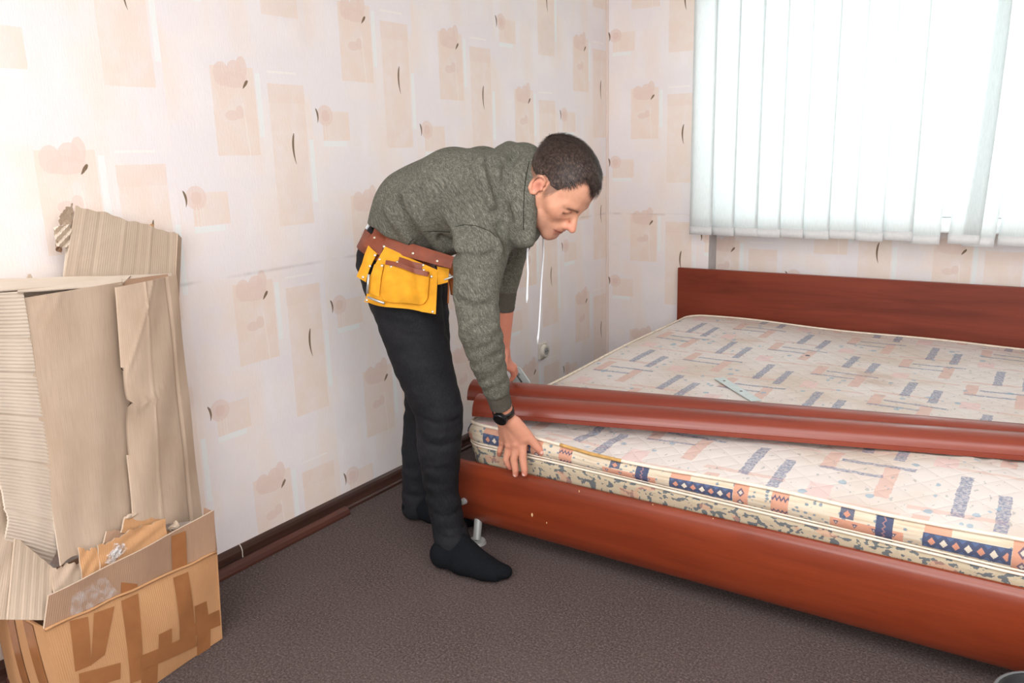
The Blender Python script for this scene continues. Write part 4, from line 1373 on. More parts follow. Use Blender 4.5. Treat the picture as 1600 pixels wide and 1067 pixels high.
MAT['heather'] = make_heather(); MAT['denim'] = make_denim(); MAT['skin'] = make_skin(); MAT['hair'] = make_hair()
MAT['rib'] = plain('olive_grey_rib_cuff', srgb(84, 80, 72), 0.9, 0.15, 0, 0.1, 120, 0.0006, 300)
MAT['rib_dark'] = plain('dark_seam_thread', srgb(44, 44, 38), 0.9, 0.1)
MAT['sock'] = plain('black_sock_knit', srgb(20, 22, 26), 0.95, 0.1, 0, 0.2, 200, 0.0008, 500)
MAT['white_cotton'] = plain('white_cotton', srgb(236, 238, 242), 0.85, 0.2, 0, 0.03, 60)
MAT['suede'] = plain('yellow_suede', srgb(216, 152, 42), 0.85, 0.15, 0, 0.14, 26, 0.0006, 300)
MAT['leather'] = plain('reddish_brown_leather', srgb(124, 62, 40), 0.5, 0.4, 0, 0.14, 30, 0.0005, 200)
MAT['tan'] = plain('orange_tan_leather', srgb(186, 108, 52), 0.6, 0.3, 0, 0.14, 30, 0.0005, 200)
MAT['rivet'] = plain('bright_nickel_rivet', srgb(214, 204, 184), 0.28, 0.6, 0.8, 0.05, 40)
MAT['watch'] = plain('black_watch', srgb(18, 18, 20), 0.3, 0.5, 0, 0.1, 40)

# ------------------------------------------------------------------ the man: joints
LV = np.array((-0.12, 0.99, 0.0)); LV /= np.linalg.norm(LV)       # towards his left
P0 = A3((0.3832, 2.0883, 1.0625)); P1 = A3((0.4394, 2.1006, 1.1473)); P2 = A3((0.6036, 2.1171, 1.2071)); P3 = A3((0.7415, 2.1149, 1.2193))

# head frame: face direction f, crown direction u, left side s
PITCH = math.radians(49)
hf = np.array((math.cos(PITCH), 0.0, -math.sin(PITCH))); hu = np.array((math.sin(PITCH), 0.0, math.cos(PITCH))); hs = np.array((0.0, 1.0, 0.0))
HROT = np.stack([hf, hu, hs])
HS = 1.08
HO = A3((0.9523, 2.0847, 1.2207))
def hp(f, u, s): return HO + HS * (f * hf + u * hu + s * hs)
def hl(P): return ((np.asarray(P) - HO) / HS) @ HROT.T       # world -> head (f, u, s)

# ---- hoodie
hood = Sculpt(0.05)
for sg in (-1, 1):
    hood.chain([(P0 + LV * 0.055 * sg, 0.124), (P1 + LV * 0.075 * sg, 0.134), (P2 + LV * 0.085 * sg, 0.136), (P3 + LV * 0.085 * sg, 0.108)], 0.06)
AX = P1 - P0; AX /= np.linalg.norm(AX)
hem_n = -(0.55 * AX + 0.45 * (A3((0.4105, 2.0968, 1.1597)) - A3((0.4028, 2.0658, 1.0674))) / 0.1); hem_n /= np.linalg.norm(hem_n)
HEM = A3((0.4692, 1.9800, 1.0431))
# belly drape and kangaroo pocket
hood.chain([((0.4373, 2.0422, 1.0770), 0.07), ((0.5341, 2.0531, 1.0585), 0.065), ((0.6134, 2.0525, 1.0854), 0.06)], 0.05)
hood.plane(HEM, hem_n)
RS = A3((0.7416, 2.0034, 1.1090)); LS = A3((0.6506, 2.3005, 1.1280))
RE = A3((0.7913, 1.8883, 0.8208))
slR = [(RS, 0.088), ((0.7607, 1.9491, 1.0236), 0.082), ((0.7749, 1.9039, 0.9163), 0.067), (RE, 0.063), ((0.7998, 1.9161, 0.7222), 0.055), ((0.8018, 1.9514, 0.6218), 0.0425)]
hood.chain(slR, 0.05)
slL = [(LS, 0.09), ((0.6545, 2.2677, 1.0456), 0.075), ((0.6567, 2.2401, 0.9416), 0.055), ((0.6475, 2.2308, 0.8643), 0.042)]
hood.chain(slL, 0.05)
# hood lying round the neck: drape roll, then standing collar
def ring(c, v, l, r, n=14, k=0.02, rr=None):
    c, v, l = A3(c), A3(v), A3(l)
    pts = []
    for i in range(n + 1):
        a = 2 * math.pi * i / n
        q = r if rr is None else r * (1 + rr * math.cos(a))
        pts.append((c + v * math.cos(a) + l * math.sin(a), q))
    hood.chain(pts, k)
cup = A3((0.7585, 2.1385, 1.3513)) - A3((0.7443, 2.1241, 1.2013))
ring((0.7790, 2.1218, 1.1977), A3((0.7507, 2.1382, 1.3247)) - A3((0.7790, 2.1218, 1.1977)), LV * 0.122, 0.030, 18, 0.03, 0.1)
ring((0.8145, 2.1140, 1.1944), A3((0.7977, 2.1382, 1.3217)) - A3((0.8145, 2.1140, 1.1944)), LV * 0.112, 0.027, 18, 0.03)
ring((0.8381, 2.0916, 1.1901), A3((0.8343, 2.1241, 1.3155)) - A3((0.8381, 2.0916, 1.1901)), A3((0.7999, 2.1919, 1.1979)) - A3((0.8381, 2.0916, 1.1901)), 0.026, 18, 0.025)
ring((0.8669, 2.0783, 1.1835), A3((0.8649, 2.1111, 1.3057)) - A3((0.8669, 2.0783, 1.1835)), A3((0.8278, 2.1585, 1.1881)) - A3((0.8669, 2.0783, 1.1835)), 0.018, 20, 0.016)
hood.chain([((0.8328, 2.0149, 1.0840), 0.034), ((0.8741, 2.0033, 1.0752), 0.022), ((0.8998, 1.9944, 1.0696), 0.014)], 0.03)
hood.chain([((0.9087, 2.0114, 1.1532), 0.014), ((0.9105, 2.0000, 1.1082), 0.013), ((0.9035, 1.9953, 1.0641), 0.011), ((0.8761, 1.9995, 1.0570), 0.011)], 0.02)
# folds
def folds(S, lst):
    for w, amp, pts in lst: S.fold([S.facing(A3(p)) for p in pts], w, amp * (1.0 if abs(amp) < 0.004 else (2.5 if S is hood else 0.75)))
folds(hood, [
    (0.015, -0.016, [(0.4064, 1.9977, 1.1703), (0.4529, 1.9895, 1.1169), (0.5001, 1.9832, 1.0683), (0.5406, 1.9840, 1.0173)]),
    (0.018, 0.012, [(0.4372, 2.0183, 1.1693), (0.4834, 2.0100, 1.1159), (0.5385, 1.9968, 1.0682), (0.5758, 1.9988, 1.0292)]),
    (0.016, 0.010, [(0.3512, 2.0056, 1.1547), (0.4031, 1.9898, 1.1055), (0.4626, 1.9795, 1.0572)]),
    (0.013, -0.012, [(0.7287, 2.0517, 1.2906), (0.7630, 2.0237, 1.2405), (0.8002, 1.9975, 1.1897), (0.8311, 2.0029, 1.1339)]),
    (0.010, -0.013, [(0.8003, 2.0952, 1.3167), (0.7938, 2.0547, 1.2765), (0.7961, 2.0285, 1.2215)]),
    (0.014, 0.008, [(0.7101, 2.0418, 1.3006), (0.7505, 2.0016, 1.2359), (0.7877, 1.9851, 1.1755)]),
    (0.012, -0.010, [(0.8221, 1.9650, 1.1089), (0.8301, 1.9844, 1.0699), (0.8269, 1.9975, 1.0363)]),
    (0.010, 0.007, [(0.8021, 1.9340, 1.0907), (0.8199, 1.9529, 1.0709), (0.8209, 1.9695, 1.0392)]),
    (0.013, -0.009, [(0.5720, 2.0061, 1.0644), (0.6111, 2.0038, 1.0501), (0.6392, 1.9878, 1.0134)]),
    (0.014, 0.008, [(0.6197, 1.9827, 1.1310), (0.6561, 1.9712, 1.0902), (0.6866, 1.9407, 1.0404)]),
    (0.010, -0.007, [(0.7500, 1.8698, 1.0324), (0.8072, 1.8696, 1.0260), (0.8292, 1.9249, 1.0371)]),
    (0.012, -0.008, [(0.7573, 1.8396, 0.9064), (0.8142, 1.8362, 0.8891), (0.8384, 1.8909, 0.8930)]),
    (0.0022, -0.0035, [(0.6792, 1.9425, 1.1089), (0.7192, 1.9344, 1.1163), (0.7644, 1.9334, 1.1138), (0.8029, 1.9430, 1.0992), (0.8223, 1.9565, 1.0781)]),
    (0.0020, -0.0030, [(0.5085, 1.9932, 1.0837), (0.5677, 1.9971, 1.0871), (0.6250, 1.9982, 1.0848)]),
    (0.0020, -0.0030, [(0.8910, 2.0417, 1.3047), (0.8942, 2.0095, 1.2261), (0.8988, 1.9926, 1.1544), (0.8929, 1.9917, 1.0770)]),
])
fax = A3((0.8018, 1.9514, 0.6218)) - RE; fax /= np.linalg.norm(fax)
fe1 = np.cross(fax, (0, 0, 1.0)); fe1 /= np.linalg.norm(fe1); fe2 = np.cross(fax, fe1)
def sleeve_wrinkles(P):
    q = P - RE; t = q @ fax; th = np.arctan2(q @ fe2, q @ fe1)
    m = smooth01(t, -0.16, -0.02) * (1 - smooth01(t, 0.21, 0.235))
    w = np.sin(t * 185 + 2.6 * np.sin(th + 1.0) + 1.2 * np.sin(3 * th)) * 0.55 * (0.6 + 0.6 * np.sin(2 * th + t * 30)) + np.sin(t * 118 - 2.2 * np.sin(th) + 2.0) * 0.6
    return 0.0023 * m * w
hood.fn(sleeve_wrinkles, np.minimum(RE, slR[-1][0]) - 0.22, np.maximum(RE, slR[-1][0]) + 0.12)
def body_ripple(P):
    return 0.0022 * np.sin(P[..., 0] * 34 + 5 * P[..., 2]) * np.sin(P[..., 2] * 27 + 9 * P[..., 1]) + 0.0015 * np.sin(P[..., 0] * 61 - 40 * P[..., 2])
hood.fn(body_ripple, P0 - 0.4, P3 + 0.4)

# ---- jeans
jean = Sculpt(0.04)
jean.chain([((0.3529, 2.0329, 1.0266), 0.108), ((0.3610, 2.0011, 0.9818), 0.116), ((0.4140, 1.9915, 0.9078), 0.112)], 0.05)
jean.chain([((0.2806, 2.1712, 1.0312), 0.105), ((0.2742, 2.1636, 0.9755), 0.112), ((0.3069, 2.1731, 0.8854), 0.110)], 0.05)
lgR = [((0.4147, 1.9902, 0.9017), 0.115), ((0.4656, 1.9655, 0.7785), 0.107), ((0.5228, 1.9455, 0.6570), 0.094), ((0.5847, 1.9374, 0.5221), 0.078), ((0.5871, 1.9283, 0.3949), 0.071), ((0.5854, 1.9271, 0.2619), 0.056), ((0.6054, 1.9298, 0.1341), 0.055), ((0.6347, 1.9209, 0.0537), 0.062)]
lgL = [((0.3014, 2.1932, 0.8821), 0.108), ((0.3115, 2.1983, 0.7427), 0.096), ((0.3310, 2.1909, 0.5805), 0.085), ((0.3276, 2.1677, 0.4169), 0.074), ((0.3059, 2.1493, 0.2708), 0.064), ((0.2980, 2.1394, 0.1215), 0.058), ((0.2972, 2.1307, 0.0479), 0.058)]
jean.chain(lgR, 0.05); jean.chain(lgL, 0.03)
folds(jean, [
    (0.010, -0.008, [(0.4214, 1.8826, 0.8110), (0.5171, 1.8951, 0.8010), (0.5750, 1.9827, 0.7962)]),
    (0.009, -0.007, [(0.4879, 1.8808, 0.7762), (0.5610, 1.9019, 0.7630), (0.5917, 1.9856, 0.7660)]),
    (0.009, -0.007, [(0.5635, 1.8725, 0.4303), (0.6342, 1.8813, 0.4232), (0.6607, 1.9404, 0.4371)]),
    (0.009, 0.007, [(0.5639, 1.8805, 0.4580), (0.6312, 1.8870, 0.4507), (0.6609, 1.9488, 0.4668)]),
    (0.008, -0.006, [(0.5591, 1.8688, 0.5162), (0.6222, 1.8701, 0.5009), (0.6611, 1.9343, 0.5032)]),
    (0.008, 0.006, [(0.5631, 1.8556, 0.3709), (0.6239, 1.8704, 0.3648), (0.6569, 1.9212, 0.3778)]),
    (0.008, -0.006, [(0.5915, 1.8792, 0.1200), (0.6401, 1.8839, 0.1077), (0.6717, 1.9317, 0.1134)]),
    (0.008, 0.006, [(0.5943, 1.8737, 0.0936), (0.6457, 1.8820, 0.0875), (0.6775, 1.9294, 0.0909)]),
    (0.008, -0.006, [(0.5776, 1.8880, 0.1852), (0.6293, 1.8958, 0.1764), (0.6530, 1.9408, 0.1910)]),
    (0.0022, -0.003, [(0.5867, 1.9470, 0.7731), (0.6155, 1.9218, 0.6575), (0.6562, 1.8994, 0.5231), (0.6455, 1.8768, 0.3798), (0.6296, 1.8726, 0.2258), (0.6477, 1.8734, 0.0962)]),
    (0.010, 0.008, [(0.2913, 2.0719, 0.2071), (0.3386, 2.0860, 0.1871), (0.3692, 2.1222, 0.1979)]),
    (0.010, -0.008, [(0.2934, 2.0625, 0.1239), (0.3398, 2.0786, 0.1131), (0.3708, 2.1143, 0.1215)]),
])
def denim_ripple(P):
    x, y, z = P[..., 0], P[..., 1], P[..., 2]
    k = smooth01(-z, -0.62, -0.50) * 0.6 + smooth01(z, 0.55, 0.75) * 0.6 + 0.35
    return 0.0020 * k * np.sin(z * 70 + 34 * x + 3.0 * np.sin(z * 17 + y * 11)) * np.sin(x * 22 - z * 19 + y * 13 + 1.0) + 0.0009 * np.sin(z * 130 - 60 * x + 2 * np.sin(40 * y)) * np.sin(z * 23 + 7 * x)
jean.fn(denim_ripple, (0, 1.5, 0), (1.3, 2.7, 1.2))

# ---- body under the clothes, head, forearms, hands
body = Sculpt(0.03)
body.chain([(P0, 0.10), (P1, 0.10), (P2, 0.105), (P3, 0.085)], 0.04)
body.chain([(P2 - LV * 0.07, 0.09), (P2 + LV * 0.07, 0.09)], 0.04)
body.chain([(RS, 0.06), (slR[1][0], 0.052), (slR[3][0], 0.045), (slR[4][0], 0.040), ((0.8015, 1.9548, 0.6127), 0.031)], 0.03)
body.chain([(LS, 0.06), (slL[1][0], 0.05), (slL[2][0], 0.044), ((0.6475, 2.2308, 0.8643), 0.036)], 0.03)
body.chain([(a, r * (0.78 if r > 0.065 else 0.55)) for a, r in lgR], 0.03); body.chain([(a, r * (0.78 if r > 0.065 else 0.55)) for a, r in lgL], 0.03)
body.chain([((0.3630, 2.0190, 0.9967), 0.09), ((0.2958, 2.1661, 0.9763), 0.09)], 0.04)

# footing: positions of the feet on the carpet
HEELR, BALLR, TOER = A3((0.614, 1.884, 0.038)), A3((0.772, 1.897, 0.036)), A3((0.834, 1.917, 0.026))
HEELL, BALLL, TOEL = A3((0.288, 2.118, 0.037)), A3((0.452, 2.155, 0.034)), A3((0.515, 2.168, 0.024))
ANKR = A3((0.6291, 1.9296, 0.0760)); ANKL = A3((0.3042, 2.1274, 0.0636))
def foot(S, heel, ball, toe, ank, g):
    d = (ball - heel) / np.linalg.norm(ball - heel); w = np.array((-d[1], d[0], 0))
    S.chain([(heel, 0.036 + g), ((heel + ball) / 2 + (0, 0, 0.004), 0.034 + g)], 0.03)
    S.chain([((heel + ball) / 2 + w * 0.008 + (0, 0, 0.004), 0.034 + g), (ball + w * 0.014, 0.031 + g), (toe + w * 0.010, 0.022 + g)], 0.03)
    S.chain([((heel + ball) / 2 - w * 0.008 + (0, 0, 0.004), 0.034 + g), (ball - w * 0.016, 0.029 + g), (toe - w * 0.026 - d * 0.02, 0.020 + g)], 0.03)
    S.chain([(heel + (0, 0, 0.02), 0.036 + g), (ank, 0.037 + g), (ank + (0, 0, 0.05), 0.036 + g)], 0.03)
    S.chain([(ank + d * 0.012, 0.036 + g), ((ank + ball) / 2 + (0, 0, 0.012), 0.034 + g), (ball + (0, 0, 0.004), 0.030 + g)], 0.03)
foot(body, HEELR, BALLR, TOER, ANKR, -0.008); foot(body, HEELL, BALLL, TOEL, ANKL, -0.008)
Vb, Qb = body.mesh(0.010, 0)

# head
H = Sculpt(0.02)
def he(c, r, k=0.02, neg=False, ax=None): H.ell(hp(*c), A3(r) * HS, HROT if ax is None else ax @ HROT, k, neg)
def hc(pts, k=0.012, neg=False): H.chain([(hp(*p[:3]), p[3] * HS) for p in pts], k, neg)
he((-0.012, 0.035, 0), (0.098, 0.082, 0.076), 0.0)
he((0.030, 0.032, 0), (0.058, 0.062, 0.062), 0.03)
he((0.040, -0.035, 0), (0.050, 0.070, 0.055), 0.03)
for s in (-1, 1):
    hc([(-0.004, -0.035, 0.056 * s, 0.018), (0.006, -0.066, 0.052 * s, 0.018), (0.045, -0.092, 0.030 * s, 0.017), (0.072, -0.101, 0.010 * s, 0.015)], 0.03)
    he((0.055, -0.024, 0.041 * s), (0.024, 0.020, 0.020), 0.025)
    hc([(0.081, 0.010, 0.010 * s, 0.012), (0.080, 0.015, 0.028 * s, 0.011), (0.064, 0.013, 0.047 * s, 0.010)], 0.018)
    hc([(0.020, 0.0, 0.062 * s, 0.014), (0.045, -0.016, 0.053 * s, 0.013)], 0.025)
    he((0.090, -0.010, 0.031 * s), (0.016, 0.011, 0.015), 0.014, True)
    hc([(0.0695, -0.008, 0.032 * s, 0.0135)], 0.003)
    he((0.073, -0.0045, 0.033 * s), (0.0135, 0.0085, 0.017), 0.004)
    # ear: rim, lobe, bowl
    E = [(-0.002, 0.012), (-0.006, 0.022), (-0.016, 0.025), (-0.026, 0.018), (-0.030, 0.004), (-0.027, -0.010), (-0.020, -0.022), (-0.010, -0.029), (-0.004, -0.024)]
    he((-0.014, -0.004, 0.080 * s), (0.016, 0.025, 0.006), 0.004)
    hc([(f - 0.002, u - 0.002, (0.079 + 0.010 * min(1, max(0, (-f) / 0.02))) * s, 0.0042 if i < 6 else 0.0062) for i, (f, u) in enumerate(E)], 0.004)
    he((-0.010, -0.006, 0.090 * s), (0.009, 0.013, 0.008), 0.004, True)
    hc([(0.000, -0.006, 0.079 * s, 0.005)], 0.004)
hc([(0.084, 0.006, 0, 0.0095), (0.096, -0.016, 0, 0.0085), (0.110, -0.036, 0, 0.0100), (0.1145, -0.043, 0, 0.0105)], 0.012)
for s in (-1, 1):
    hc([(0.100, -0.047, 0.011 * s, 0.0085)], 0.010)
    hc([(0.103, -0.055, 0.006 * s, 0.0030)], 0.004, True)
he((0.080, -0.070, 0), (0.018, 0.026, 0.028), 0.02)
hc([(0.086, -0.068, -0.019, 0.005), (0.0945, -0.067, -0.006, 0.0068), (0.0945, -0.067, 0.006, 0.0068), (0.086, -0.068, 0.019, 0.005)], 0.006)
hc([(0.085, -0.079, -0.017, 0.005), (0.0925, -0.080, -0.004, 0.0075), (0.0925, -0.080, 0.004, 0.0075), (0.085, -0.079, 0.017, 0.005)], 0.006)
hc([(0.084, -0.0735, -0.026, 0.0018), (0.101, -0.0735, 0.0, 0.0018), (0.084, -0.0735, 0.026, 0.0018)], 0.003, True)
hc([(0.097, -0.090, -0.012, 0.004), (0.097, -0.090, 0.012, 0.004)], 0.012, True)
hc([(0.076, -0.104, -0.008, 0.0165), (0.076, -0.104, 0.008, 0.0165)], 0.02)
# neck
H.chain([(hp(-0.030, -0.030, 0), 0.058 * HS), (hp(-0.042, -0.085, 0), 0.058), (P3 * 0.4 + hp(-0.045, -0.11, 0) * 0.6, 0.060), (P3, 0.072)], 0.03)
Vh, Qh = H.mesh(0.0025, 1)
L = hl(Vh)
SK = A3(srgb(212, 158, 130)); TC = np.tile(SK, (len(Vh), 1))
def tint(m, c, k):
    global TC
    m = (np.clip(m, 0, 1) * k)[:, None]; TC = TC * (1 - m) + A3(c) * m
f_, u_, s_ = L[:, 0], L[:, 1], np.abs(L[:, 2])
g = lambda df, du, ds=None, wf=0.02, wu=0.02, ws=0.02: np.exp(-((f_ - df) / wf) ** 2 - ((u_ - du) / wu) ** 2 - (0 if ds is None else ((s_ - ds) / ws) ** 2))
tint(g(0.112, -0.043, None, 0.016, 0.018), srgb(206, 124, 106), 0.5)
tint(g(-0.014, -0.004, 0.085, 0.022, 0.034, 0.012), srgb(218, 132, 112), 0.45)
tint(g(-0.010, -0.006, 0.088, 0.010, 0.014, 0.02), srgb(158, 84, 70), 0.6)  # shade of the ear bowl painted in as a darker tint
tint(g(0.06, -0.03, 0.05, 0.025, 0.02, 0.03), srgb(208, 138, 112), 0.4)
tint(smooth01(-u_, 0.055, 0.085) * smooth01(f_, -0.01, 0.03), srgb(164, 122, 102), 0.55)
tint(np.exp(-((u_ + 0.0735) / 0.008) ** 2) * smooth01(f_, 0.078, 0.088) * (s_ < 0.026), srgb(172, 96, 84), 0.75)
tint(np.exp(-((u_ + 0.0735) / 0.0022) ** 2) * smooth01(f_, 0.075, 0.083) * (s_ < 0.028), srgb(96, 50, 44), 0.8)
brow_u = 0.0065 + 0.004 * np.sin(np.clip((s_ - 0.012) / 0.036, 0, 1) * 3.1)
tint(np.exp(-((u_ - brow_u) / 0.0045) ** 2) * smooth01(s_, 0.010, 0.014) * (1 - smooth01(s_, 0.046, 0.054)) * (f_ > 0.05), srgb(62, 46, 38), 0.85)
tint(np.exp(-((u_ + 0.0125 + 0.002 * np.cos((s_ - 0.033) * 90)) / 0.0022) ** 2) * smooth01(s_, 0.017, 0.020) * (1 - smooth01(s_, 0.047, 0.050)) * (f_ > 0.055), srgb(48, 34, 30), 0.9)

def hairline(f, s):
    b = np.interp(f, [-0.12, -0.075, -0.045, -0.032, -0.022, 0.002, 0.010, 0.020, 0.030, 0.045, 0.058, 0.070, 0.10], [-0.055, -0.055, -0.048, -0.02, 0.022, 0.018, -0.020, -0.022, 0.002, 0.054, 0.076, 0.083, 0.086])
    s = np.abs(s)
    return b + 0.034 * np.exp(-((s - 0.048) / 0.020) ** 2) * smooth01(f, 0.024, 0.046) - 0.022 * np.exp(-(s / 0.024) ** 2) * smooth01(f, 0.05, 0.07)
hh = u_ - hairline(f_, s_)
fuzz = 0.004 * np.sin(f_ * 700) * np.sin(s_ * 900 + u_ * 300)
tint(smooth01(hh + fuzz, -0.008, 0.024), srgb(92, 70, 58), 0.8)

hairS = Sculpt(0.02)
hairS.p = [q for q in H.p[:3]]
def hair_t(P):
    q = hl(P); f, u, s = q[..., 0], q[..., 1], q[..., 2]
    h = u - hairline(f, s)
    top = smooth01(u, 0.03, 0.085)
    t = smooth01(h, 0.0, 0.022) * (0.0006 + 0.0012 * smooth01(h, 0.015, 0.045) + 0.0108 * top)
    comb = np.sin(s * 420 + f * 60 + 3 * np.sin(f * 50)) * 0.5 + np.sin(s * 190 - f * 90 + 1.0) * 0.6
    t = t + comb * 0.0011 * smooth01(h, 0.01, 0.03) * (0.3 + top)
    t = np.where(h < 0.001, -0.006, t)
    return t * HS
hairS.fn(hair_t, HO - 0.2, HO + 0.2)
Vr, Qr = hairS.mesh(0.0022, 1)
Lr = hl(Vr); keepv = (Lr[:, 1] - hairline(Lr[:, 0], Lr[:, 2])) > -0.002
qk = keepv[Qr].all(1); Qr = Qr[qk]
used = np.unique(Qr); mp = np.full(len(Vr), -1); mp[used] = np.arange(len(used)); Vr = Vr[used]; Qr = mp[Qr]
# loose strands on top of the cap
Lr = hl(Vr)
SV, SQ = [], []
pick = rng.choice(len(Vr), 9000)
for i in pick:
    f, u, s = Lr[i]
    h = u - hairline(f, s)
    if h < 0.003 + 0.022 * rng.random() * (u < 0.05): continue
    top = float(smooth01(np.float64(u), 0.02, 0.08))
    ln = (0.005 + 0.019 * top) * rng.uniform(0.6, 1.1)
    nrm = np.array((f + 0.012, u - 0.03, s * 1.3)); nrm /= np.linalg.norm(nrm)
    d = np.array((0.85, -0.15, 0.05 * rng.normal())) * top + np.array((0.15, -0.9, 0.0)) * (1 - top)
    d = d + rng.normal(size=3) * 0.22; d -= nrm * (d @ nrm); d /= np.linalg.norm(d)
    w = np.cross(d, nrm) * 0.0008
    p = np.array((f, u, s)) - nrm * 0.001
    b = len(SV)
    for k, (a, lift) in enumerate(((0, 0), (0.35, 0.0016), (0.7, 0.0024), (1.0, 0.0022))):
        q = p + d * ln * a + nrm * (lift * (0.5 + top))
        q[2] *= 1.0
        ww = w * (1 - 0.8 * a)
        SV.append(hp(*(q - ww))); SV.append(hp(*(q + ww)))
    for k in range(3): SQ.append((b + 2 * k, b + 2 * k + 1, b + 2 * k + 3, b + 2 * k + 2))

# hands
def hand_mesh(S): return S.mesh(0.0022, 1)
HR = Sculpt(0.012)
WR = A3((0.7926, 2.0045, 0.5148)); FA = A3((0.8007, 1.9591, 0.6074))
IM, MM, RM, PM = A3((0.8301, 2.0500, 0.4286)), A3((0.8099, 2.0430, 0.4142)), A3((0.7825, 2.0430, 0.4070)), A3((0.7507, 2.0530, 0.4068))
wd = (IM - PM) / np.linalg.norm(IM - PM)
HR.chain([(FA, 0.030), (WR - wd * 0.006, 0.0245)], 0.01); HR.chain([(FA + wd * 0.004, 0.028), (WR + wd * 0.010, 0.0225)], 0.02)
C0 = WR * 0.75 + (IM + PM) / 2 * 0.25
for m, o, r in ((IM, 0.018, 0.0145), (MM, 0.006, 0.0145), (RM, -0.006, 0.014), (PM, -0.017, 0.0125)):
    HR.chain([(C0 + wd * o, 0.0155), (m, r)], 0.016)
    HR.chain([(m + (0, -0.004, 0.002), r * 0.93)], 0.006)
fing = {
    'i': [(IM, 0.0138), ((0.8310, 2.0460, 0.3652), 0.0126), ((0.8362, 2.0460, 0.3313), 0.0110), ((0.8344, 2.0480, 0.3149), 0.0096)],
    'm': [(MM, 0.0138), ((0.7990, 2.0420, 0.3581), 0.0127), ((0.8028, 2.0440, 0.3231), 0.0110), ((0.8003, 2.0470, 0.3061), 0.0096)],
    'r': [(RM, 0.0128), ((0.7690, 2.0420, 0.3545), 0.0116), ((0.7728, 2.0500, 0.3304), 0.0100), ((0.7735, 2.0560, 0.3218), 0.0092)],
    'p': [(PM, 0.0105), ((0.7376, 2.0520, 0.3738), 0.0092), ((0.7274, 2.0620, 0.3553), 0.0083)],
    't': [((0.8205, 2.0269, 0.4917), 0.0185), ((0.8434, 2.0529, 0.4494), 0.0160), ((0.8598, 2.0676, 0.4176), 0.0138), ((0.8738, 2.0789, 0.3928), 0.0118), ((0.8776, 2.0840, 0.3842), 0.0102)],
}
for k_, c in fing.items(): HR.chain(c, 0.006 if k_ != 't' else 0.014)
HR.chain([((0.8131, 2.0162, 0.4936), 0.016), ((0.8347, 2.0472, 0.4410), 0.014)], 0.014)
for a, b in ((C0 + wd * 0.006, MM), (C0 + wd * 0.014, IM), (C0 - wd * 0.006, RM)):
    HR.fold([a * 0.7 + b * 0.3 + (0, -0.014, 0.004), a * 0.15 + b * 0.85 + (0, -0.013, 0.004)], 0.0035, 0.0026)
Vd, Qd = hand_mesh(HR)

HLs = Sculpt(0.012)
LW = A3((0.6110, 2.2655, 0.6554)); LF = A3((0.6450, 2.2328, 0.8331))
HLs.chain([(LF, 0.037), ((0.6332, 2.2427, 0.7640), 0.033), (LW, 0.025)], 0.01)
K4 = [A3((0.6008, 2.2972, 0.5939)) + LV * 0.0 + np.array(o) for o in ((0.012, -0.020, 0.0), (0.006, -0.002, 0.004), (-0.004, 0.016, 0.004), (-0.016, 0.032, 0.0))]
for i, kx in enumerate(K4):
    HLs.chain([(LW * 0.8 + kx * 0.2, 0.017), (kx, 0.0135)], 0.014)
    HLs.chain([(kx, 0.0115), (kx + (0.016, 0.020, -0.022), 0.0102), (kx + (0.012, 0.034, -0.046), 0.0092), (kx + (0.0, 0.036, -0.062), 0.008)], 0.006)
HLs.chain([(LW + (0.012, -0.01, -0.012), 0.016), (LW + (0.03, -0.035, -0.045), 0.0125), (LW + (0.035, -0.05, -0.070), 0.0105)], 0.012)
Vl, Ql = hand_mesh(HLs)

def hand_tint(V, tips, base=srgb(206, 146, 120)):
    T = np.tile(A3(base), (len(V), 1))
    for c in tips.values():
        e = A3(c[-1][0]); d = np.linalg.norm(V - e, axis=1)
        m = np.exp(-(d / 0.020) ** 2)[:, None] * 0.55; T = T * (1 - m) + A3(srgb(206, 112, 98)) * m
        kn = A3(c[0][0]); d = np.linalg.norm(V - kn, axis=1); m = np.exp(-(d / 0.014) ** 2)[:, None] * 0.35; T = T * (1 - m) + A3(srgb(208, 118, 100)) * m
    return T
Td = hand_tint(Vd, fing); Tl = hand_tint(Vl, {}, srgb(204, 134, 110))
# nails of the hand on the mattress
for key, (dx, dy, dz), r in (('t', (0.004, -0.007, 0.003), 0.0062), ('i', (0.0, -0.008, -0.001), 0.0050), ('m', (0.0, -0.008, -0.001), 0.0050)):
    e = A3(fing[key][-1][0]) + (dx, dy, dz); m = (np.linalg.norm(Vd - e, axis=1) < r)
    Td[m] = A3(srgb(236, 196, 184))

def join(parts):
    V, Q, T, n = [], [], [], 0
    for v, q, t in parts: V.append(v); Q.append(np.asarray(q) + n); T.append(t); n += len(v)
    return np.vstack(V), np.vstack(Q), np.vstack(T)
Vp, Qp, Tp = join([(Vb, Qb, np.tile(SK, (len(Vb), 1))), (Vh, Qh, TC), (Vd, Qd, Td), (Vl, Ql, Tl)])
person = quad_obj('person', Vp, Qp, MAT['skin'], None, Tp)
tag(person, 'person with short dark hair in grey green hoodie and black jeans bending over the bed', 'person')
hair = quad_obj('hair', np.vstack([Vr, A3(SV)]), np.vstack([Qr, A3(SQ).astype(int) + len(Vr)]), MAT['hair'], person)

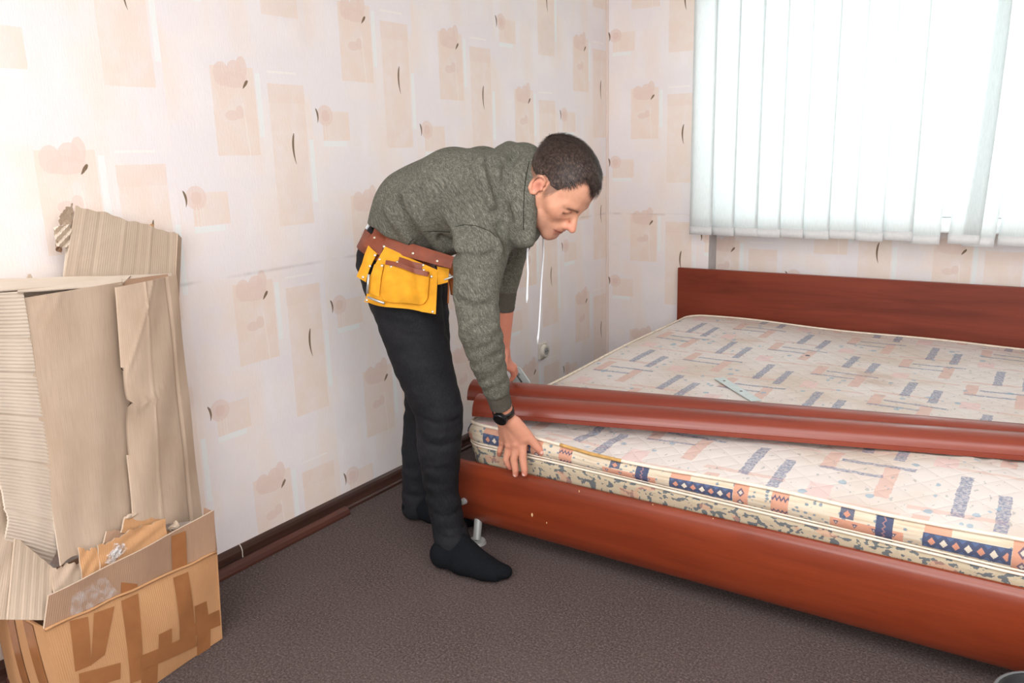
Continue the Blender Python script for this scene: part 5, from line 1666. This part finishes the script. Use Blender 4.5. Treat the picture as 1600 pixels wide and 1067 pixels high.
# clothes
# the collar is hollow: carve the neck opening out of the hoodie
neck_axis = np.cross(A3((0.8649, 2.1111, 1.3057)) - A3((0.8669, 2.0783, 1.1835)), A3((0.8278, 2.1585, 1.1881)) - A3((0.8669, 2.0783, 1.1835))); neck_axis /= np.linalg.norm(neck_axis)
if neck_axis @ (HO - P3) < 0: neck_axis = -neck_axis
hood.chain([(A3((0.8697, 2.0812, 1.1872)), 0.054), (A3((0.8697, 2.0812, 1.1872)) + neck_axis * 0.16, 0.060)], 0.012, True)
Vc, Qc = hood.mesh(0.0048, 1)
hoodie = quad_obj('hoodie', Vc, Qc, MAT['heather'], person)
for pts in ([(0.6792, 1.9425, 1.1089), (0.7192, 1.9344, 1.1163), (0.7644, 1.9334, 1.1138), (0.8029, 1.9430, 1.0992), (0.8223, 1.9565, 1.0781)],
            [(0.4728, 1.9572, 1.0416), (0.4797, 1.9657, 1.0552), (0.4888, 1.9745, 1.0647)],
            [(0.5085, 1.9932, 1.0837), (0.5677, 1.9971, 1.0871), (0.6250, 1.9982, 1.0848)],
            [(0.8860, 2.0354, 1.2941), (0.8883, 2.0130, 1.2532), (0.8885, 2.0007, 1.2084), (0.8927, 1.9885, 1.1546), (0.8886, 1.9919, 1.0880)]):
    from mathutils.bvhtree import BVHTree as _B
    if 'hood_tree' not in globals(): hood_tree = _B.FromPolygons([Vector(v) for v in Vc], [tuple(int(i) for i in q) for q in Qc])
    fine = []
    for a, b in zip(pts[:-1], pts[1:]):
        for t in np.linspace(0, 1, 6)[:-1]:
            p = Vector(A3(a) * (1 - t) + A3(b) * t); e = Vector((2.19, 0, 1.32)); d = (p - e).normalized()
            h_ = hood_tree.ray_cast(e, d)
            if h_[0] is not None: fine.append(h_[0])
    if len(fine) > 2: tube('seam', fine, 0.0013, MAT['rib_dark'], hoodie, 5)
def cuff(name, pts, mat, parent, res=0.003):
    S_ = Sculpt(0.006); S_.chain(pts, 0.0)
    n = 46
    a0, a1 = A3(pts[0][0]), A3(pts[-1][0]); ax = (a1 - a0) / np.linalg.norm(a1 - a0); e1 = np.cross(ax, (0, 0, 1)); e1 /= np.linalg.norm(e1); e2 = np.cross(ax, e1)
    S_.fn(lambda P: 0.0011 * np.sin(np.arctan2((P - a0) @ e2, (P - a0) @ e1) * n), np.minimum(a0, a1) - 0.07, np.maximum(a0, a1) + 0.07)
    V, Q = S_.mesh(res, 0, [(a1, ax), (a0, -ax)])
    return quad_obj(name, V, Q, mat, parent)
cuff('cuff', [((0.8012, 1.9491, 0.6284), 0.0385), ((0.7987, 1.9800, 0.5541), 0.0345)], MAT['rib'], hoodie)
cuff('cuff', [((0.6500, 2.2313, 0.8731), 0.043), ((0.6391, 2.2360, 0.8013), 0.038)], MAT['rib'], hoodie)
# drawstrings
def string(pts, label=None):
    rr = [0.0030] * (len(pts) - 2) + [0.0040, 0.0016]
    return tube('drawstring', pts, rr, MAT['white_cotton'], hoodie, 8)
string([(0.8587, 2.0654, 1.0685), (0.8564, 2.0646, 1.0493), (0.8557, 2.0607, 1.0150), (0.8569, 2.0604, 0.9665), (0.8550, 2.0579, 0.9177), (0.8531, 2.0577, 0.8860), (0.8526, 2.0560, 0.8724)])
string([(0.8266, 2.1914, 1.1090), (0.8307, 2.1948, 1.0668), (0.8300, 2.1937, 0.9981), (0.8255, 2.1865, 0.9169), (0.8228, 2.1803, 0.8348), (0.8190, 2.1759, 0.7618), (0.8166, 2.1729, 0.7346), (0.8151, 2.1727, 0.7154)])

Vj, Qj = jean.mesh(0.005, 1, [(A3((0.3054, 2.0022, 1.0767)) + AX * 0.02, AX), ((0.55, 1.9, 0.052), (0.18, 0, -0.98))])
jeans = quad_obj('jeans', Vj, Qj, MAT['denim'], person)
sr = Sculpt(0.03); foot(sr, HEELR, BALLR, TOER, ANKR, 0.0); Vs, Qs = sr.mesh(0.004, 1, [((0, 0, 0.001), (0, 0, -1))]); quad_obj('sock', Vs, Qs, MAT['sock'], person)
sl_ = Sculpt(0.03); foot(sl_, HEELL, BALLL, TOEL, ANKL, 0.0); Vs, Qs = sl_.mesh(0.004, 1, [((0, 0, 0.001), (0, 0, -1))]); quad_obj('sock', Vs, Qs, MAT['sock'], person)
us = Sculpt(0.03)
for sg in (-1, 1): us.chain([(P0 + LV * 0.055 * sg - AX * 0.06, 0.120), (P0 + LV * 0.055 * sg, 0.120)], 0.05)
Vu, Qu = us.mesh(0.005, 1, [(A3((0.2961, 2.0018, 1.0976)), (1, 0, 0)), (HEM - hem_n * 0.01, -hem_n), (HEM + hem_n * 0.03, hem_n)])
if len(Qu): quad_obj('undershirt', Vu, Qu, MAT['white_cotton'], person)

# ------------------------------------------------------------------ wristwatch
wt = empty('wristwatch', tuple(WR))
tag(wt, 'black wristwatch with round dial on the wrist of the hand pressing the mattress', 'watch')
wax = (WR - FA) / np.linalg.norm(WR - FA)
wc = FA + (WR - FA) * 0.80
e1 = np.cross(wax, wd); e1 /= np.linalg.norm(e1)
if e1 @ (np.array((2.19, 0, 1.32)) - wc) < 0: e1 = -e1
e2 = np.cross(wax, e1)
V, F = [], []
n = 40
for k in range(n):
    a = 2 * math.pi * k / n; dr = e1 * math.cos(a) + e2 * math.sin(a)
    lo_, hi_ = 0.0, 0.08
    for _ in range(24):
        m = (lo_ + hi_) / 2
        if HR.at((wc + dr * m)[None])[0] < 0: lo_ = m
        else: hi_ = m
    for off, w in ((0.0005, -0.011), (0.0035, -0.0105), (0.0035, 0.0105), (0.0005, 0.011)): V.append(wc + dr * (lo_ + off) + wax * w)
for k in range(n):
    j = (k + 1) % n
    for q in range(4): F.append((k * 4 + q, k * 4 + (q + 1) % 4, j * 4 + (q + 1) % 4, j * 4 + q))
put(mesh_obj('strap', V, F, MAT['watch'], None, True), wt)
lo_ = HR.snap((wc + e1 * 0.026 - e2 * 0.002)[None])[0]
ctr_w = lo_ + e1 * 0.002 + wd * 0.006
cs = put(cyl('watch_case', ctr_w, ctr_w + e1 * 0.010, 0.0235, MAT['watch'], None, 0.0225, 36), wt)
cr = cyl('bezel', ctr_w + e1 * 0.0095, ctr_w + e1 * 0.0118, 0.0220, plain('dark_bezel', srgb(40, 40, 44), 0.25, 0.6, 0.5), None, 0.0195, 36); cr.parent = cs
fc = cyl('dial', ctr_w + e1 * 0.0112, ctr_w + e1 * 0.0121, 0.0188, plain('black_dial_glass', srgb(12, 12, 14), 0.12, 0.6), None, None, 36); fc.parent = cs
put(cyl('crown', ctr_w + e1 * 0.005 + wd * 0.0225, ctr_w + e1 * 0.005 + wd * 0.0265, 0.003, MAT['watch'], None, None, 12), wt)

# ------------------------------------------------------------------ tool belt
tb = empty('tool_belt', tuple(P0))
tag(tb, 'yellow suede tool belt with brown leather strap and rivets round the hips', 'tool belt')
class Both:
    def at(self, P): return np.minimum(jean.at(P), hood.at(P))
    grad = Sculpt.grad; push = Sculpt.push
both = Both()
def layer(name, TL, TR, BR, BL, mat, off, thick=0.003, nu=16, nv=14, shape=None, outline=None, parent=None, surf=None, slack=0.0):
    """leather piece laid over the hips: grid pushed outside the clothes by off"""
    TL, TR, BR, BL = (A3(p) for p in (TL, TR, BR, BL))
    ss, tt = np.meshgrid(np.linspace(0, 1, nu + 1), np.linspace(0, 1, nv + 1))
    if outline is not None: ss, tt = outline(ss, tt)
    s3, t3 = ss[..., None], tt[..., None]
    P = (TL * (1 - s3) + TR * s3) * (1 - t3) + (BL * (1 - s3) + BR * s3) * t3
    S_ = surf or jean
    P = S_.push(P, off)
    nrm = np.cross(TR - TL, BL - TL); nrm /= np.linalg.norm(nrm)
    if nrm @ (np.array((2.19, 0, 1.32)) - TL) < 0: nrm = -nrm
    if shape is not None: P = P + nrm * shape(ss, tt)[..., None]
    A = P.reshape(-1, 3); B = A - nrm * thick
    N = len(A); W = nu + 1; F = []
    for j in range(nv):
        for i in range(nu):
            a = j * W + i; F.append((a, a + W, a + W + 1, a + 1)); F.append((N + a, N + a + 1, N + a + W + 1, N + a + W))
    rim = list(range(W)) + [j * W + nu for j in range(1, nv + 1)] + [nv * W + i for i in range(nu - 1, -1, -1)] + [j * W for j in range(nv - 1, 0, -1)]
    for k in range(len(rim)):
        a, b = rim[k], rim[(k + 1) % len(rim)]; F.append((a, b, N + b, N + a))
    o = mesh_obj(name, np.vstack([A, B]), F, mat, None, True)
    bm = bmesh.new(); bm.from_mesh(o.data); bmesh.ops.recalc_face_normals(bm, faces=bm.faces)
    for e in bm.edges:
        if len(e.link_faces) == 2 and e.calc_face_angle(0) > 0.8: e.smooth = False
    bm.to_mesh(o.data); bm.free()
    if parent is None: put(o, tb)
    else: o.parent = parent
    return o, P


# strap round the waist
cst = A3((0.3159, 2.0803, 1.0200)); V, F = [], []
bx = -hem_n; ee1 = np.cross(bx, (0, 0, 1)); ee1 /= np.linalg.norm(ee1); ee2 = np.cross(bx, ee1)
n = 72
for k in range(n):
    a = 2 * math.pi * k / n; dr = ee1 * math.cos(a) + ee2 * math.sin(a)
    for off, w in ((0.004, -0.030), (0.0085, -0.030), (0.0085, 0.030), (0.004, 0.030)):
        c_ = cst + bx * w; lo_, hi_ = 0.0, 0.35
        for _ in range(20):
            m = (lo_ + hi_) / 2
            if jean.at((c_ + dr * m)[None])[0] < 0: lo_ = m
            else: hi_ = m
        V.append(c_ + dr * (lo_ + off))
for k in range(n):
    j = (k + 1) % n
    for q in range(4): F.append((k * 4 + q, k * 4 + (q + 1) % 4, j * 4 + (q + 1) % 4, j * 4 + q))
put(mesh_obj('waist_strap', V, F, MAT['leather'], None, True), tb)
rnd = lambda r: (lambda s, t: (0.5 + (s - 0.5) * (1 - r * np.clip((t - 0.75) / 0.25, 0, 1) ** 3), t))
layer('back_plate', (0.3663, 1.9276, 1.1058), (0.4164, 1.9304, 1.0827), (0.4162, 1.8974, 1.0095), (0.3553, 1.9003, 1.0349), MAT['leather'], 0.014, 0.003, 10, 12)
layer('hammer_holder', (0.3719, 1.8896, 1.0448), (0.4070, 1.8934, 1.0176), (0.3826, 1.8535, 0.9342), (0.3484, 1.8475, 0.9513), MAT['suede'], 0.017, 0.004, 8, 12, lambda s, t: 0.006 * np.sin(np.pi * s))
layer('strap_flap', (0.4208, 1.9191, 1.0759), (0.6519, 1.9712, 1.0120), (0.6458, 1.9576, 0.9779), (0.4192, 1.9048, 1.0290), MAT['leather'], 0.016, 0.003, 22, 8, lambda s, t: 0.003 * np.sin(np.pi * t) + 0.008 * s)
pch, PP = layer('pouch', (0.4281, 1.9021, 1.0417), (0.5914, 1.9559, 0.9711), (0.6024, 1.9261, 0.8378), (0.3874, 1.8397, 0.8734), MAT['suede'], 0.020, 0.004, 26, 24, lambda s, t: 0.010 * t)
layer('side_tab', (0.5885, 1.9572, 0.9827), (0.6207, 1.9766, 0.9740), (0.6217, 1.9660, 0.9335), (0.5962, 1.9467, 0.9266), MAT['suede'], 0.020, 0.003, 6, 6)
def pk(s, t): return 0.016 * np.sin(np.pi * np.clip(s, 0, 1)) ** 0.6 * np.sin(np.pi * np.clip(t * 0.85 + 0.12, 0, 1)) ** 0.6 + 0.012 + 0.002 * np.sin(s * 9 + t * 4)
poc, _ = layer('pocket', (0.4474, 1.8937, 0.9873), (0.5733, 1.9395, 0.9562), (0.5783, 1.9169, 0.8636), (0.4490, 1.8703, 0.8773), MAT['suede'], 0.024, 0.010, 24, 20, pk, lambda s, t: (0.5 + (s - 0.5) * (1 - 0.16 * np.clip((t - 0.72) / 0.28, 0, 1) ** 2), t * (1 - 0.06 * np.abs(2 * s - 1) ** 6)))
rm_, _ = layer('pocket_rim', (0.4481, 1.8935, 0.9934), (0.5719, 1.9389, 0.9662), (0.5735, 1.9356, 0.9508), (0.4496, 1.8906, 0.9797), MAT['leather'], 0.026, 0.012, 20, 4, lambda s, t: 0.014 + 0.014 * np.sin(np.pi * s) ** 0.6, None, poc)
layer('brown_insert', (0.4767, 1.9104, 1.0068), (0.5465, 1.9373, 0.9910), (0.5476, 1.9309, 0.9659), (0.4761, 1.9029, 0.9816), MAT['leather'], 0.026, 0.003, 8, 6)
sm_, _ = layer('small_pocket', (0.4161, 1.8776, 0.9836), (0.4419, 1.8928, 0.9750), (0.4440, 1.8713, 0.8930), (0.4093, 1.8572, 0.9049), MAT['suede'], 0.028, 0.005, 8, 14, lambda s, t: 0.004 * np.sin(np.pi * s) + 0.004)
for (a, b) in (((583, 432), (579, 455)), ((578, 464), (604, 473))):
    pa = jean.push(A3((0.4179, 1.8474, 0.9595))[None], 0.045)[0] if a == (583, 432) else jean.push(A3((0.4167, 1.8281, 0.8938))[None], 0.042)[0]
    pb = jean.push(A3((0.4155, 1.8306, 0.9055))[None], 0.042)[0] if a == (583, 432) else jean.push(A3((0.4717, 1.8483, 0.8766))[None], 0.042)[0]
    put(tube('metal_clip', [tuple(pa), tuple((pa + pb) / 2), tuple(pb)], 0.004, MAT['metal'], None, 8), tb)
from mathutils.bvhtree import BVHTree
trees = []
for ch in tb.children_recursive:
    if ch.type == 'MESH': trees.append(BVHTree.FromPolygons([v.co for v in ch.data.vertices], [tuple(p.vertices) for p in ch.data.polygons]))
for p in ((0.4387, 1.8449, 1.0778), (0.4690, 1.8668, 1.0825), (0.4660, 1.8557, 1.0503), (0.4460, 1.8349, 1.0242), (0.4365, 1.8194, 0.9922), (0.4220, 1.8007, 0.9603), (0.4586, 1.8402, 1.0124), (0.4672, 1.8406, 0.9931), (0.4902, 1.8555, 0.9905), (0.5051, 1.8691, 1.0033), (0.5415, 1.9005, 1.0269), (0.5713, 1.9108, 0.9917), (0.5745, 1.9087, 0.9764), (0.6376, 1.8985, 1.0084), (0.6089, 1.9025, 0.9595), (0.6233, 1.8831, 0.8552), (0.4391, 1.7930, 0.8912)):
    cdir = np.array((2.19, 0, 1.32)) - A3(p); cdir /= np.linalg.norm(cdir)
    hit_ = None
    for dg in trees:
        loc, nrm, idx_, dist = dg.ray_cast(Vector(A3(p) + cdir * 0.1), Vector(-cdir), 1.0)
        if loc is not None and (hit_ is None or dist < hit_[0]): hit_ = (dist, loc, nrm)
    if hit_ is None: continue
    nrm = hit_[2] if hit_[2].dot(Vector(cdir)) > 0 else -hit_[2]
    bm = bmesh.new(); bmesh.ops.create_uvsphere(bm, u_segments=12, v_segments=6, radius=0.0048, matrix=Matrix.Translation(hit_[1]) @ nrm.to_track_quat('Z', 'Y').to_matrix().to_4x4() @ Matrix.Diagonal((1, 1, 0.45, 1)))
    put(bm_obj('rivet', bm, MAT['rivet'], None, True), tb)
# far side of the belt seen in front of the thigh
layer('far_strap', (0.5309, 2.0326, 0.9927), (0.5604, 2.1020, 0.9920), (0.5687, 2.0860, 0.9148), (0.5623, 2.0430, 0.9538), MAT['tan'], 0.010, 0.003, 8, 8)
put(tube('hammer_loop', [(0.5890, 1.9560, 0.9328), (0.6174, 1.9658, 0.9433), (0.6470, 1.9769, 0.9555)], 0.0032, MAT['metal'], None, 8), tb)
layer('far_tab', (0.5427, 2.0731, 0.9318), (0.5490, 2.1024, 0.9324), (0.5543, 2.0877, 0.8669), (0.5557, 2.0660, 0.8747), MAT['tan'], 0.012, 0.006, 6, 8)
put(tube('tie_cord', [(0.5884, 2.0094, 0.9476), (0.5916, 2.0054, 0.9033), (0.5915, 1.9991, 0.8590)], 0.0025, MAT['tan'], None, 6), tb)
